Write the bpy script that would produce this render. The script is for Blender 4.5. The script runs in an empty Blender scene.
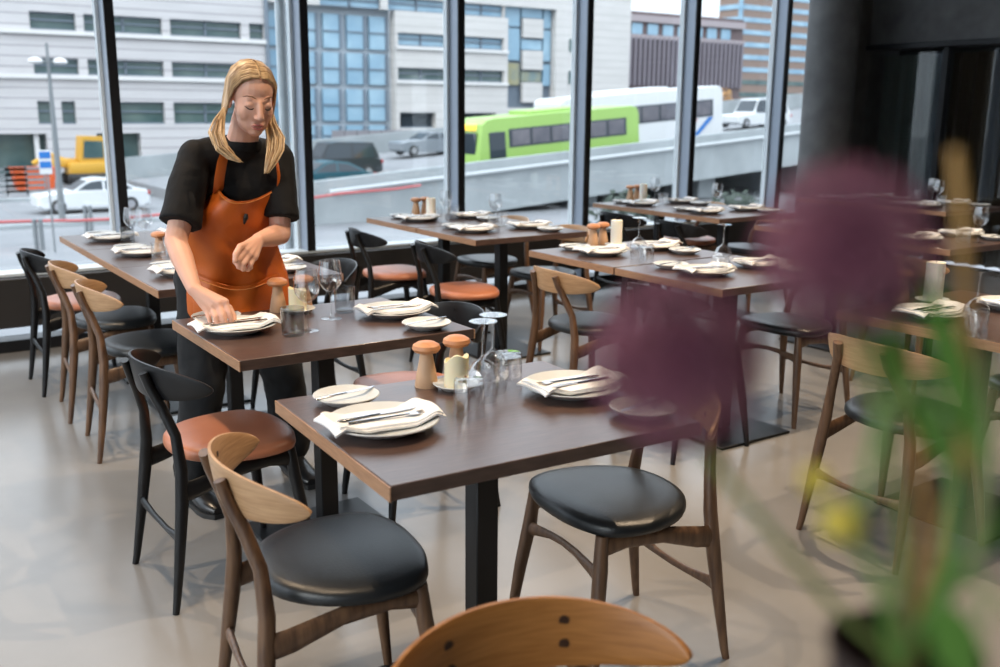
import bpy, bmesh, math, random
from mathutils import Vector, Matrix, Euler, noise
random.seed(7)
PI = math.pi
scene = bpy.context.scene
COL = scene.collection

# ------------------------------------------------------------------ camera
F_PX, YAW, PITCH, ROLL, EYE = 980.636, 0.593529, 0.223867, 0.0074413, 1.43
def _basis():
    f = Vector((math.sin(YAW)*math.cos(PITCH), math.cos(YAW)*math.cos(PITCH), -math.sin(PITCH)))
    r = Vector((math.cos(YAW), -math.sin(YAW), 0)); u = r.cross(f)
    r2 = r*math.cos(ROLL)+u*math.sin(ROLL); u2 = u*math.cos(ROLL)-r*math.sin(ROLL)
    return r2, u2, f
CR, CU, CF = _basis()
cam_data = bpy.data.cameras.new('camera')
cam = bpy.data.objects.new('camera', cam_data); COL.objects.link(cam)
mw = Matrix.Identity(4)
for i in range(3):
    mw[i][0] = CR[i]; mw[i][1] = CU[i]; mw[i][2] = -CF[i]
mw[2][3] = EYE
cam.matrix_world = mw
cam_data.sensor_width = 36.0
cam_data.lens = 36.0*F_PX/1000.0
cam_data.clip_start = 0.05; cam_data.clip_end = 500
cam_data.dof.use_dof = True
cam_data.dof.focus_distance = 2.9
cam_data.dof.aperture_fstop = 3.2
scene.camera = cam

# ------------------------------------------------------------------ sky, sun, exposure
world = bpy.data.worlds.new('overcast_sky'); scene.world = world
world.use_nodes = True
wn = world.node_tree; wn.nodes.clear()
w_tc = wn.nodes.new('ShaderNodeTexCoord'); w_sep = wn.nodes.new('ShaderNodeSeparateXYZ')
w_max = wn.nodes.new('ShaderNodeMath'); w_max.operation = 'MAXIMUM'; w_max.inputs[1].default_value = 0.0
w_mad = wn.nodes.new('ShaderNodeMath'); w_mad.operation = 'MULTIPLY_ADD'
w_mad.inputs[1].default_value = 2.0/3; w_mad.inputs[2].default_value = 1.0/3
w_mul = wn.nodes.new('ShaderNodeMath'); w_mul.operation = 'MULTIPLY'; w_mul.inputs[1].default_value = 2.25
w_bg = wn.nodes.new('ShaderNodeBackground'); w_bg.inputs[0].default_value = (0.81, 0.89, 1.0, 1)
w_out = wn.nodes.new('ShaderNodeOutputWorld')
wn.links.new(w_tc.outputs['Generated'], w_sep.inputs[0]); wn.links.new(w_sep.outputs['Z'], w_max.inputs[0])
wn.links.new(w_max.outputs[0], w_mad.inputs[0]); wn.links.new(w_mad.outputs[0], w_mul.inputs[0])
wn.links.new(w_mul.outputs[0], w_bg.inputs[1]); wn.links.new(w_bg.outputs[0], w_out.inputs[0])
sun_d = bpy.data.lights.new('hazy_sun', 'SUN'); sun_d.energy = .8; sun_d.angle = math.radians(35); sun_d.color = (1, .96, .9)
sun = bpy.data.objects.new('hazy_sun', sun_d); COL.objects.link(sun)
sun.rotation_euler = Vector((0.85, 0.30, -0.55)).to_track_quat('-Z', 'Y').to_euler()
vs = scene.view_settings
vs.view_transform = 'Standard'; vs.look = 'None'; vs.exposure = 1.15; vs.gamma = 1.0; vs.use_curve_mapping = False
scene.cycles.use_denoising = True
scene.cycles.max_bounces = 10; scene.cycles.transmission_bounces = 8; scene.cycles.transparent_max_bounces = 16
scene.cycles.sample_clamp_indirect = 6.0
scene.cycles.caustics_reflective = False; scene.cycles.caustics_refractive = False

# ------------------------------------------------------------------ pixel -> direction helpers
def ray(x, y):
    return CR*((x-500)/F_PX) - CU*((y-333.5)/F_PX) + CF
def at(x, y, Y):                       # point of that direction on the vertical plane Y
    d = ray(x, y); return d*(Y/d.y) + Vector((0, 0, EYE))
def pz(x, y, z):                       # point of that direction on the level z
    d = ray(x, y); p = d*((z-EYE)/d.z); return Vector((p.x, p.y, z))

# ------------------------------------------------------------------ mesh builder
class MB:
    def __init__(s): s.v = []; s.f = []
    def add(s, vs, fs, M=None):
        o = len(s.v)
        s.v += [tuple(M @ Vector(p)) if M else tuple(p) for p in vs]
        s.f += [tuple(i+o for i in f) for f in fs]; return s
    def box(s, c, d, M=None):
        x, y, z = c; a, b, e = d[0]/2, d[1]/2, d[2]/2
        vs = [(x+i*a, y+j*b, z+k*e) for k in (-1, 1) for j in (-1, 1) for i in (-1, 1)]
        return s.add(vs, [(0,2,3,1),(4,5,7,6),(0,1,5,4),(2,6,7,3),(0,4,6,2),(1,3,7,5)], M)
    def bbox(s, c, d, bev=.004, seg=2, M=None):
        bm = bmesh.new(); bmesh.ops.create_cube(bm, size=1)
        for v in bm.verts: v.co = (v.co.x*d[0]+c[0], v.co.y*d[1]+c[1], v.co.z*d[2]+c[2])
        bmesh.ops.bevel(bm, geom=list(bm.edges), offset=bev, segments=seg, affect='EDGES', profile=.5)
        bm.verts.ensure_lookup_table()
        s.add([v.co[:] for v in bm.verts], [[v.index for v in f.verts] for f in bm.faces], M); bm.free(); return s
    def quad(s, a, b, c, d): return s.add([a, b, c, d], [(0,1,2,3)])
    def loft(s, rings, closed=True, cap=True, M=None):
        n = len(rings[0]); vs = [p for r in rings for p in r]; fs = []
        m = n if closed else n-1
        for i in range(len(rings)-1):
            for j in range(m):
                k = (j+1) % n
                fs.append((i*n+j, i*n+k, (i+1)*n+k, (i+1)*n+j))
        if cap and closed:
            fs.append(tuple(range(n))[::-1]); fs.append(tuple((len(rings)-1)*n+j for j in range(n)))
        return s.add(vs, fs, M)
    def tube(s, pts, rad, n=10, ref=(0, 0, 1), cap=True, M=None):
        pts = [Vector(p) for p in pts]
        if not isinstance(rad, (list, tuple)): rad = [rad]*len(pts)
        rings = []; ref = Vector(ref)
        for i, p in enumerate(pts):
            t = (pts[min(i+1, len(pts)-1)]-pts[max(i-1, 0)]).normalized()
            a = ref - t*ref.dot(t)
            if a.length < 1e-4: a = Vector((1, 0, 0)) - t*t.x
            if a.length < 1e-4: a = Vector((0, 1, 0))
            a.normalize(); b = t.cross(a); ref = a
            r = rad[i]; ra, rb = r if isinstance(r, (list, tuple)) else (r, r)
            rings.append([p + a*(ra*math.cos(2*PI*k/n)) + b*(rb*math.sin(2*PI*k/n)) for k in range(n)])
        return s.loft(rings, True, cap, M)
    def lathe(s, prof, n=24, c=(0, 0, 0), M=None):
        rings = [[(c[0]+max(r, 1e-5)*math.cos(2*PI*k/n), c[1]+max(r, 1e-5)*math.sin(2*PI*k/n), c[2]+z) for k in range(n)] for r, z in prof]
        return s.loft(rings, True, True, M)
    def ell(s, c, r, M=None, nu=16, nv=10):
        rings = []
        for i in range(nv+1):
            t = PI*i/nv; q = max(math.sin(t), 1e-4)
            rings.append([(c[0]+r[0]*q*math.cos(2*PI*k/nu), c[1]+r[1]*q*math.sin(2*PI*k/nu), c[2]-r[2]*math.cos(t)) for k in range(nu)])
        return s.loft(rings, True, True, M)
    def caps(s, p0, r0, p1, r1, n=12, M=None):      # tapered capsule
        p0, p1 = Vector(p0), Vector(p1); t = (p1-p0).normalized()
        pts, rr = [], []
        for k in range(5):
            a = -PI/2 + PI/2*k/4; pts.append(p0+t*(r0*math.sin(a))); rr.append(max(r0*math.cos(a), 1e-4))
        for k in range(5):
            a = PI/2*k/4; pts.append(p1+t*(r1*math.sin(a))); rr.append(max(r1*math.cos(a), 1e-4))
        return s.tube(pts, rr, n, M=M)
    def prism(s, poly, h0, h1, axis='z', M=None):
        def P(a, b, h): return {'z': (a, b, h), 'y': (a, h, b), 'x': (h, a, b)}[axis]
        return s.loft([[P(a, b, h0) for a, b in poly], [P(a, b, h1) for a, b in poly]], True, True, M)

def to_mesh(name, mb, mat=None, smooth=True, angle=38):
    me = bpy.data.meshes.new(name); me.from_pydata(mb.v, [], mb.f); 
    bm = bmesh.new(); bm.from_mesh(me); bmesh.ops.remove_doubles(bm, verts=bm.verts, dist=2e-5)
    bmesh.ops.recalc_face_normals(bm, faces=bm.faces); bm.to_mesh(me); bm.free()
    if smooth:
        me.shade_smooth(); me.set_sharp_from_angle(angle=math.radians(angle))
    if mat: me.materials.append(mat)
    return me
def link(name, me, parent=None, loc=None, rot=None):
    o = bpy.data.objects.new(name, me); COL.objects.link(o)
    if parent: o.parent = parent
    if loc is not None: o.location = loc
    if rot is not None: o.rotation_euler = rot
    return o
def part(name, mb, mat, parent=None, smooth=True, angle=38, loc=None, rot=None):
    return link(name, to_mesh(name, mb, mat, smooth, angle), parent, loc, rot)
def tag(o, label=None, cat=None, group=None, kind=None):
    if label: o['label'] = label
    if cat: o['category'] = cat
    if group: o['group'] = group
    if kind: o['kind'] = kind
    return o
def thing(name, label, cat, loc=(0, 0, 0), rz=0, group=None):
    o = bpy.data.objects.new(name, None); COL.objects.link(o); o.empty_display_size = .1
    o.location = loc; o.rotation_euler = (0, 0, rz)
    return tag(o, label, cat, group)
def single(name, me, label, cat, loc, rot=(0, 0, 0), group=None):
    return tag(link(name, me, None, loc, rot), label, cat, group)
def struct(name, mb, mat, smooth=False): return tag(part(name, mb, mat, None, smooth), kind='structure')
def remesh(mb, voxel, it=2):
    me = bpy.data.meshes.new('tmp'); me.from_pydata(mb.v, [], mb.f)
    bm = bmesh.new(); bm.from_mesh(me); bmesh.ops.remove_doubles(bm, verts=bm.verts, dist=1e-5)
    bmesh.ops.recalc_face_normals(bm, faces=bm.faces); bm.to_mesh(me); bm.free()
    o = bpy.data.objects.new('tmp', me); COL.objects.link(o)
    m = o.modifiers.new('r', 'REMESH'); m.mode = 'VOXEL'; m.voxel_size = voxel
    if it:
        k = o.modifiers.new('s', 'SMOOTH'); k.iterations = it; k.factor = .5
    out = bpy.data.meshes.new_from_object(o.evaluated_get(bpy.context.evaluated_depsgraph_get()))
    bpy.data.objects.remove(o); bpy.data.meshes.remove(me); out.shade_smooth(); return out

# ------------------------------------------------------------------ materials
def L(h): # sRGB 0-255 -> linear
    return tuple(((c/255)/12.92 if c/255 <= .04045 else ((c/255+.055)/1.055)**2.4) for c in h)
def mat(name, c, rough=.5, metal=0, c2=None, nscale=8, stretch=(1, 1, 1), bump=0, bscale=60, spec=.5, coat=0, sheen=0, detail=4, sss=0):
    m = bpy.data.materials.new(name); m.use_nodes = True; nt = m.node_tree; b = nt.nodes['Principled BSDF']
    b.inputs['Base Color'].default_value = (*c, 1); b.inputs['Roughness'].default_value = rough; b.inputs['Metallic'].default_value = metal
    b.inputs['Specular IOR Level'].default_value = spec
    if coat: b.inputs['Coat Weight'].default_value = coat; b.inputs['Coat Roughness'].default_value = .15
    if sheen: b.inputs['Sheen Weight'].default_value = sheen
    if sss:
        b.inputs['Subsurface Weight'].default_value = sss; b.inputs['Subsurface Radius'].default_value = (.012, .005, .003)
    if c2 or bump:
        tc = nt.nodes.new('ShaderNodeTexCoord'); mp = nt.nodes.new('ShaderNodeMapping'); mp.inputs['Scale'].default_value = stretch
        nt.links.new(tc.outputs['Object'], mp.inputs[0])
    if c2:
        n = nt.nodes.new('ShaderNodeTexNoise'); n.inputs['Scale'].default_value = nscale; n.inputs['Detail'].default_value = detail
        r = nt.nodes.new('ShaderNodeValToRGB'); r.color_ramp.elements[0].position = .32; r.color_ramp.elements[1].position = .68
        r.color_ramp.elements[0].color = (*c, 1); r.color_ramp.elements[1].color = (*c2, 1)
        nt.links.new(mp.outputs[0], n.inputs['Vector']); nt.links.new(n.outputs['Fac'], r.inputs[0]); nt.links.new(r.outputs[0], b.inputs['Base Color'])
    if bump:
        n2 = nt.nodes.new('ShaderNodeTexNoise'); n2.inputs['Scale'].default_value = bscale; n2.inputs['Detail'].default_value = 3
        bp = nt.nodes.new('ShaderNodeBump'); bp.inputs['Strength'].default_value = bump; bp.inputs['Distance'].default_value = .004
        nt.links.new(mp.outputs[0], n2.inputs['Vector']); nt.links.new(n2.outputs['Fac'], bp.inputs['Height']); nt.links.new(bp.outputs[0], b.inputs['Normal'])
    return m
def pane_mat(name, tint, ior=1.45, gloss=1.0):
    m = bpy.data.materials.new(name); m.use_nodes = True; nt = m.node_tree; nt.nodes.clear()
    t = nt.nodes.new('ShaderNodeBsdfTransparent'); t.inputs[0].default_value = (*tint, 1)
    g = nt.nodes.new('ShaderNodeBsdfGlossy'); g.inputs['Roughness'].default_value = 0; g.inputs[0].default_value = (gloss, gloss, gloss, 1)
    f = nt.nodes.new('ShaderNodeFresnel'); f.inputs[0].default_value = ior
    x = nt.nodes.new('ShaderNodeMixShader'); o = nt.nodes.new('ShaderNodeOutputMaterial')
    gm = nt.nodes.new('ShaderNodeNewGeometry'); mi = nt.nodes.new('ShaderNodeMapRange')     # same index of refraction seen from either side of the sheet
    mi.inputs['To Min'].default_value = ior; mi.inputs['To Max'].default_value = 1/ior
    nt.links.new(gm.outputs['Backfacing'], mi.inputs['Value']); nt.links.new(mi.outputs[0], f.inputs[0])
    nt.links.new(f.outputs[0], x.inputs[0]); nt.links.new(t.outputs[0], x.inputs[1]); nt.links.new(g.outputs[0], x.inputs[2]); nt.links.new(x.outputs[0], o.inputs[0])
    return m
def glass_mat(name, c, rough=0):
    m = mat(name, c, rough); b = m.node_tree.nodes['Principled BSDF']
    b.inputs['Transmission Weight'].default_value = 1; b.inputs['IOR'].default_value = 1.45; return m
def striped(name, c, c2, scale, axis=2, rough=.7, width=.12):
    # fine joint lines of cladding too far away to pick apart
    m = mat(name, c, rough); nt = m.node_tree; b = nt.nodes['Principled BSDF']
    tc = nt.nodes.new('ShaderNodeTexCoord'); sp = nt.nodes.new('ShaderNodeSeparateXYZ'); nt.links.new(tc.outputs['Object'], sp.inputs[0])
    a = nt.nodes.new('ShaderNodeMath'); a.operation = 'MULTIPLY'; a.inputs[1].default_value = scale
    fr = nt.nodes.new('ShaderNodeMath'); fr.operation = 'FRACT'; lt = nt.nodes.new('ShaderNodeMath'); lt.operation = 'LESS_THAN'; lt.inputs[1].default_value = width
    mx = nt.nodes.new('ShaderNodeMix'); mx.data_type = 'RGBA'; mx.inputs[6].default_value = (*c, 1); mx.inputs[7].default_value = (*c2, 1)
    nt.links.new(sp.outputs[axis], a.inputs[0]); nt.links.new(a.outputs[0], fr.inputs[0]); nt.links.new(fr.outputs[0], lt.inputs[0]); nt.links.new(lt.outputs[0], mx.inputs[0])
    n = nt.nodes.new('ShaderNodeTexNoise'); n.inputs['Scale'].default_value = .35
    mp = nt.nodes.new('ShaderNodeMapping'); mp.inputs['Scale'].default_value = (1, 1, 6); nt.links.new(tc.outputs['Object'], mp.inputs[0]); nt.links.new(mp.outputs[0], n.inputs['Vector'])
    m2 = nt.nodes.new('ShaderNodeMix'); m2.data_type = 'RGBA'; m2.blend_type = 'MULTIPLY'; m2.inputs[0].default_value = .22
    nt.links.new(mx.outputs[2], m2.inputs[6]); nt.links.new(n.outputs['Fac'], m2.inputs[7]); nt.links.new(m2.outputs[2], b.inputs['Base Color'])
    return m

M = {}
M['walnut'] = mat('walnut_wood', L((80, 58, 44)), .38, c2=L((112, 84, 62)), nscale=6, stretch=(12, 12, 1.5))
M['veneer'] = mat('oak_veneer', L((172, 134, 98)), .42, c2=L((196, 158, 120)), nscale=7, stretch=(2, 2, 26))
M['blackwood'] = mat('black_lacquered_wood', (.008, .008, .009), .36, spec=.35)
M['blk_leather'] = mat('black_leather', (.014, .016, .018), .36, bump=.12, bscale=220)
M['tan_leather'] = mat('tan_leather', L((186, 120, 88)), .36, c2=L((174, 108, 78)), nscale=5, bump=.12, bscale=220)
M['tabletop'] = mat('dark_oak_tabletop', L((68, 51, 46)), .29, spec=.8, c2=L((90, 70, 62)), nscale=7, stretch=(2.2, 30, 10), bump=.05, bscale=9)
M['tabledge'] = mat('lit_oak_edge', L((150, 112, 84)), .5, c2=L((170, 130, 98)), nscale=10, stretch=(2, 2, 20))  # raw oak edge; light from the left put into its paler tone
M['steel_blk'] = mat('black_steel', (.010, .010, .011), .42, spec=.35)
M['plate'] = mat('grey_stoneware', L((205, 208, 208)), .35, c2=L((196, 200, 201)), nscale=20)
M['linen'] = mat('white_linen', (.86, .86, .86), .85, bump=.15, bscale=400)
M['cutlery'] = mat('cutlery_steel', (.62, .62, .64), .18, metal=1)
M['mill_body'] = mat('beech_mill', L((196, 156, 122)), .5, c2=L((208, 170, 136)), nscale=9, stretch=(3, 3, .6))
M['mill_cap'] = mat('cherry_cap', L((190, 128, 86)), .45, c2=L((204, 144, 100)), nscale=9, stretch=(1, 6, 1))
M['wax'] = mat('candle_wax', L((240, 230, 196)), .55, sss=.3)
M['wax2'] = mat('white_wax', L((244, 240, 228)), .55, sss=.2)
M['glass'] = pane_mat('clear_glass', (.97, .975, .98), 2.0)
M['smoke'] = pane_mat('smoke_glass', (.80, .81, .82), 1.6)
M['pane'] = pane_mat('window_pane', (.95, .97, .97))
M['alu'] = mat('grey_aluminium', L((150, 160, 174)), .38, metal=.3)
M['alu_w'] = mat('pale_aluminium', L((225, 232, 236)), .4)
M['frame_blk'] = mat('black_frame', (.012, .012, .014), .45)
M['sillbrown'] = mat('dark_sill', (.03, .026, .024), .5)
M['concrete'] = mat('grey_concrete', (.10, .10, .10), .7, c2=(.15, .15, .15), nscale=5, bump=.1, bscale=30)
M['darkwall'] = mat('dark_wall', (.022, .021, .02), .6, c2=(.03, .028, .026), nscale=4)
M['ceil'] = mat('dark_ceiling', (.035, .035, .035), .8)
M['floor'] = mat('polished_concrete', L((136, 134, 132)), .22, c2=L((122, 121, 120)), nscale=1.6, bump=.02, bscale=6, detail=8)
M['curtain'] = mat('brown_curtain', (.05, .035, .022), .8)
M['curtain_g'] = mat('grey_curtain', (.12, .14, .13), .8)
# ================================================================== ROOM SHELL
WY = 6.5                                  # glass plane of the window wall
X0, X1, Y0, ZC = -3.6, 8.73, -3.2, 4.6
struct('floor', MB().box(((X0+X1)/2, (Y0+WY)/2+.05, -.1), (X1-X0+.4, WY-Y0+.3, .2)), M['floor'])
struct('ceiling', MB().box(((X0+X1)/2, (Y0+WY)/2, ZC+.1), (X1-X0+.4, WY-Y0+.4, .2)), M['ceil'])
struct('wall_south', MB().box(((X0+X1)/2, Y0-.1, ZC/2), (X1-X0+.4, .2, ZC)), M['darkwall'])
MULL = [-3.45, -2.23, -1.02, .205, 1.431, 2.659, 3.877, 5.078, 6.257, 7.415, 8.05]
tn = 0
for x in MULL:                            # deep mullions, pale strip against the glass
    tn += 1
    o = struct('trim_%d' % tn, MB().bbox((x+.032, WY-.085, ZC/2), (.06, .17, ZC), .004, 1), M['alu'])
    part('shade_strip', MB().box((x+.032, WY-.174, ZC/2), (.056, .01, ZC)), M['frame_blk'], o, False)  # black strip painting the shade on the room-facing side of the mullion
    part('pale_strip', MB().box((x-.010, WY-.03, ZC/2), (.020, .05, ZC)), M['alu_w'], o, False)
tn += 1
o = struct('trim_%d' % tn, MB().bbox(((X0+8.4)/2, WY-.13, .305), (8.4-X0, .22, .29), .005, 1), M['sillbrown'])
part('sill_cap', MB().bbox(((X0+8.4)/2, WY-.10, .462), (8.4-X0, .16, .022), .004, 1), M['alu_w'], o)
tn += 1
struct('trim_%d' % tn, MB().box(((X0+8.4)/2, WY-.09, .035), (8.4-X0, .16, .07)), M['frame_blk'])
for i in range(len(MULL)-1):
    xa, xb = MULL[i]+.062, MULL[i+1]-.02
    w = struct('window_%d' % (i+1), MB().box(((xa+xb)/2, WY-.02, (.47+ZC)/2), (xb-xa, .012, ZC-.47)), M['pane'])
    part('lower_pane', MB().box(((xa+xb)/2, WY-.02, .115), (xb-xa, .012, .09)), M['pane'], w, False)
# west wall, glazed the same way (left of the frame)
for k in range(8):
    y = Y0+.05+k*1.36
    tn += 1
    struct('trim_%d' % tn, MB().box((X0-.05, y, ZC/2), (.17, .06, ZC)), M['alu'])
    if k < 7:
        struct('window_%d' % (len(MULL)+k), MB().box((X0-.05, y+.68, ZC/2), (.012, 1.28, ZC)), M['pane'])
# round concrete column by the corner
col = thing('concrete_column', 'round grey concrete column in the far corner beside the windows', 'column', (7.66, 6.0, 0))
part('shaft', MB().lathe([(.225, 0), (.225, 1.2), (.225, 2.4), (.225, ZC)], 40), M['concrete'], col)
part('base_ring', MB().lathe([(.235, 0), (.235, .06), (.226, .065)], 40), M['frame_blk'], col)
# east wall: concrete bulkhead above, dark glazed screen with curtains below
HZ = 2.05
ew = struct('wall_east', MB().box((X1+.1, (Y0+WY)/2, (HZ+ZC)/2), (.2, WY-Y0, ZC-HZ)), M['concrete'])
part('back_panel', MB().box((X1+.55, (Y0+WY)/2, HZ/2), (.1, WY-Y0, HZ)), M['darkwall'], ew, False)  # dark panel standing for the unlit room behind the curtains
part('soffit', MB().box((X1+.35, (Y0+WY)/2, HZ+.05), (.5, WY-Y0, .1)), M['darkwall'], ew, False)
tn += 1
struct('trim_%d' % tn, MB().bbox((X1+.0, (Y0+WY)/2, HZ+.01), (.10, WY-Y0, .05), .004, 1), M['frame_blk'])
ys = [6.42, 5.55, 4.3, 3.05, 1.8, .5, -.8, -2.1, -3.1]
for k in range(len(ys)-1):
    w = struct('window_%d' % (40+k), MB().box((X1+.03, (ys[k]+ys[k+1])/2, HZ/2), (.012, ys[k]-ys[k+1]-.05, HZ-.1)), M['pane'])
    part('window_frame', MB().box((X1+.03, ys[k], HZ/2), (.07, .05, HZ)), M['frame_blk'], w, False)
struct('wall_north', MB().box((8.70, WY-.05, ZC/2), (1.2, .12, ZC)), M['concrete'])
def curtain(y0, y1, m, label):
    n = 60; mb = MB(); a = []; b = []
    for i in range(n+1):
        t = i/n; y = y0+(y1-y0)*t; x = X1+.22+.045*math.sin(t*(y0-y1)*42)+.015*math.sin(t*77)
        a.append((x, y, .02)); b.append((x, y, HZ-.06))
    back = [(p[0]+.006, p[1], p[2]) for p in a[::-1]]; backb = [(p[0]+.006, p[1], p[2]) for p in b[::-1]]
    mb.loft([a+back, b+backb], True, True)
    o = part('curtain', mb, m, None, True, 80); tag(o, label, 'curtain', 'curtains behind the dark screen')
curtain(6.35, 5.75, M['curtain_g'], 'pale grey folded curtain behind the dark screen beside the column')
curtain(5.6, 4.7, M['curtain'], 'brown folded curtain behind the dark screen past the pale one')
curtain(4.3, 3.9, M['curtain_g'], 'narrow grey curtain behind the dark screen at the right edge')

# ================================================================== OUTSIDE
SZ = -3.0                                  # street level, one storey down
M['tape'] = mat('faded_red_tape', L((196, 96, 96)), .6)
o = M['asphalt'] = mat('asphalt', L((150, 152, 156)), .8, c2=L((165, 167, 170)), nscale=.4)
M['clad'] = striped('pale_stone_cladding', L((226, 222, 222)), L((178, 174, 176)), 1.55)
M['clad2'] = striped('white_stone_cladding', L((232, 228, 224)), L((208, 203, 200)), 1.55, width=.08)
M['wglass'] = mat('green_grey_window_glass', L((70, 96, 98)), .12, c2=L((110, 128, 124)), nscale=.5)
M['bglass'] = mat('blue_window_glass', L((138, 176, 200)), .12, c2=L((172, 204, 222)), nscale=.35)
M['yglass'] = mat('yellow_lit_glass', L((190, 176, 120)), .2, c2=L((130, 150, 150)), nscale=.5)  # warm light of the rooms behind put into the glass colour, no emission
M['mull'] = mat('pale_window_mullion', L((190, 198, 205)), .5)
M['mull_d'] = mat('grey_window_mullion', L((120, 132, 145)), .5)
M['ledge'] = mat('white_ledge', L((236, 234, 232)), .6)
M['deck'] = mat('bridge_concrete', L((178, 184, 186)), .8, c2=L((160, 166, 168)), nscale=.6)
M['deck_l'] = mat('pale_rail', L((206, 210, 212)), .6)
M['white'] = mat('white_paint', (.80, .81, .82), .25)
M['carwhite'] = mat('white_car_paint', (.82, .84, .86), .2)
M['cardark'] = mat('dark_car_paint', (.03, .035, .04), .2)
M['cartealp'] = mat('teal_car_paint', L((40, 78, 88)), .2)
M['carsilver'] = mat('silver_car_paint', L((120, 126, 132)), .25)
M['carglass'] = mat('car_glass', (.03, .04, .05), .08)
M['tyre'] = mat('tyre_rubber', (.02, .02, .02), .7)
M['hub'] = mat('wheel_hub', (.4, .4, .42), .35, metal=.7)
M['red'] = mat('red_plastic', L((190, 40, 40)), .35)
M['orange'] = mat('orange_plastic', L((226, 96, 40)), .5)
M['yellow'] = mat('machine_yellow', L((224, 172, 60)), .45)
M['green_bus'] = mat('lime_bus_paint', L((166, 204, 108)), .3)
M['led'] = mat('amber_display', L((240, 180, 60)), .4)
M['led'].node_tree.nodes['Principled BSDF'].inputs['Emission Color'].default_value = (1, .55, .08, 1)
M['led'].node_tree.nodes['Principled BSDF'].inputs['Emission Strength'].default_value = .5
M['blue'] = mat('sign_blue', L((40, 120, 200)), .4)
M['pole'] = mat('galvanised_pole', L((130, 135, 138)), .5)
st = struct('ground', MB().box((60, 105, SZ-.1), (420, 196, .2)), M['asphalt'])
for i in range(7):
    part('lane_marking', MB().box((2+i*6.0, 44.2, SZ+.01), (1.8, .25, .02)), M['white'], st, False)
part('kerb', MB().box((5, 52.0, SZ+.07), (40, .35, .16)), M['deck'], st, False)
part('kerb', MB().box((0, 40.2, SZ+.07), (24, .35, .16)), M['deck'], st, False)
D = 70.0
def X_(px, py): return at(px, py, D).x
def Z_(px, py): return at(px, py, D).z
def strip(b, zb, zt, x0, x1, wins, glass, wallm, depth=.35, sub=2, trans=True, mm='mull_d'):
    """one storey strip: piers flush with the wall, windows set back between them"""
    cur = x0
    for (a, c) in sorted(wins)+[(x1, x1)]:
        if a-cur > .02: part('pier', MB().box(((a+cur)/2, D+.5, (zb+zt)/2), (a-cur, 1.0, zt-zb)), wallm, b, False)
        cur = c
    for (a, c) in wins:
        w = part('window', MB().box(((a+c)/2, D+depth+.1, (zb+zt)/2), (c-a, .12, zt-zb)), glass, b, False)
        m = MB(); n = max(1, round((c-a)/2.4))
        for k in range(1, n): m.box((a+(c-a)*k/n, D+depth-.02, (zb+zt)/2), (.12, .14, zt-zb))
        if trans: m.box(((a+c)/2, D+depth-.02, zb+(zt-zb)*.56), (c-a, .14, .10))
        m.box(((a+c)/2, D+depth-.02, zb+.05), (c-a, .14, .10)); m.box(((a+c)/2, D+depth-.02, zt-.05), (c-a, .14, .10))
        part('glazing_bar', m, M[mm], w, False)
def wall(b, x0, x1, z0, z1, m): part('wall_panel', MB().box(((x0+x1)/2, D+.5, (z0+z1)/2), (x1-x0, 1.0, z1-z0)), m, b, False)
# ---- stone building on the left
bl = thing('office_building', 'pale stone clad office block with ribbon windows across the street on the left', 'building', (X_(150, 60), D, SZ))
bl.location = (0, 0, 0)
xa, xb = X_(-330, 60), X_(266, 60)
rows = []
for (yt, yb, wl) in ((17.5, 34.5, [(-240, -170), (-160, -110), (-100, -20), (30, 76), (84, 162), (170, 241), (249, 264)]),
                     (61, 76.5, [(-230, -160), (-150, -100), (-90, -15), (34, 79), (88, 164), (172, 241), (249, 264)]),
                     (102, 124, [(38, 52), (62, 76), (118, 165), (174, 238)])):
    zt, zb = Z_(150, yt), Z_(150, yb)
    rows.append((zb, zt)); yc = (yt+yb)/2
    strip(bl, zb, zt, xa, xb, [(X_(a, yc), X_(c, yc)) for a, c in wl], M['wglass'], M['clad'])
    if yt < 90: part('ledge', MB().box(((xa+xb)/2, D-.08, zb-.16), (xb-xa, .3, .26)), M['ledge'], bl, False)
wall(bl, xa, xb, rows[0][1], 15, M['clad'])
wall(bl, xa, xb, rows[1][1], rows[0][0], M['clad']); wall(bl, xa, xb, rows[2][1], rows[1][0], M['clad'])
zr = Z_(0, 134)
g1, g2, g3, g4 = X_(-30, 140), X_(47, 140), X_(97, 140), X_(141, 140)
wall(bl, xa, xb, zr, rows[2][0], M['clad']) if zr < rows[2][0] else None
wall(bl, xa, g1, SZ, zr, M['clad']); wall(bl, g2, g3, SZ, zr, M['clad']); wall(bl, g4, xb, SZ, zr, M['clad'])
e = part('entrance_recess', MB().box(((g1+g2)/2, D+.95, (SZ+zr)/2), (g2-g1, .1, zr-SZ)), M['wglass'], bl, False)
part('entrance_post', MB().box((g1+(g2-g1)*.87, D+.4, (SZ+zr)/2), (.28, .3, zr-SZ)), M['ledge'], e, False)
part('tall_window', MB().box(((g3+g4)/2, D+.9, (SZ+zr)/2), (g4-g3, .1, zr-SZ)), M['wglass'], bl, False)
part('downpipe', MB().tube([(xb+.12, D-.1, SZ), (xb+.12, D-.1, 15)], .16, 8), M['mull_d'], bl)
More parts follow.
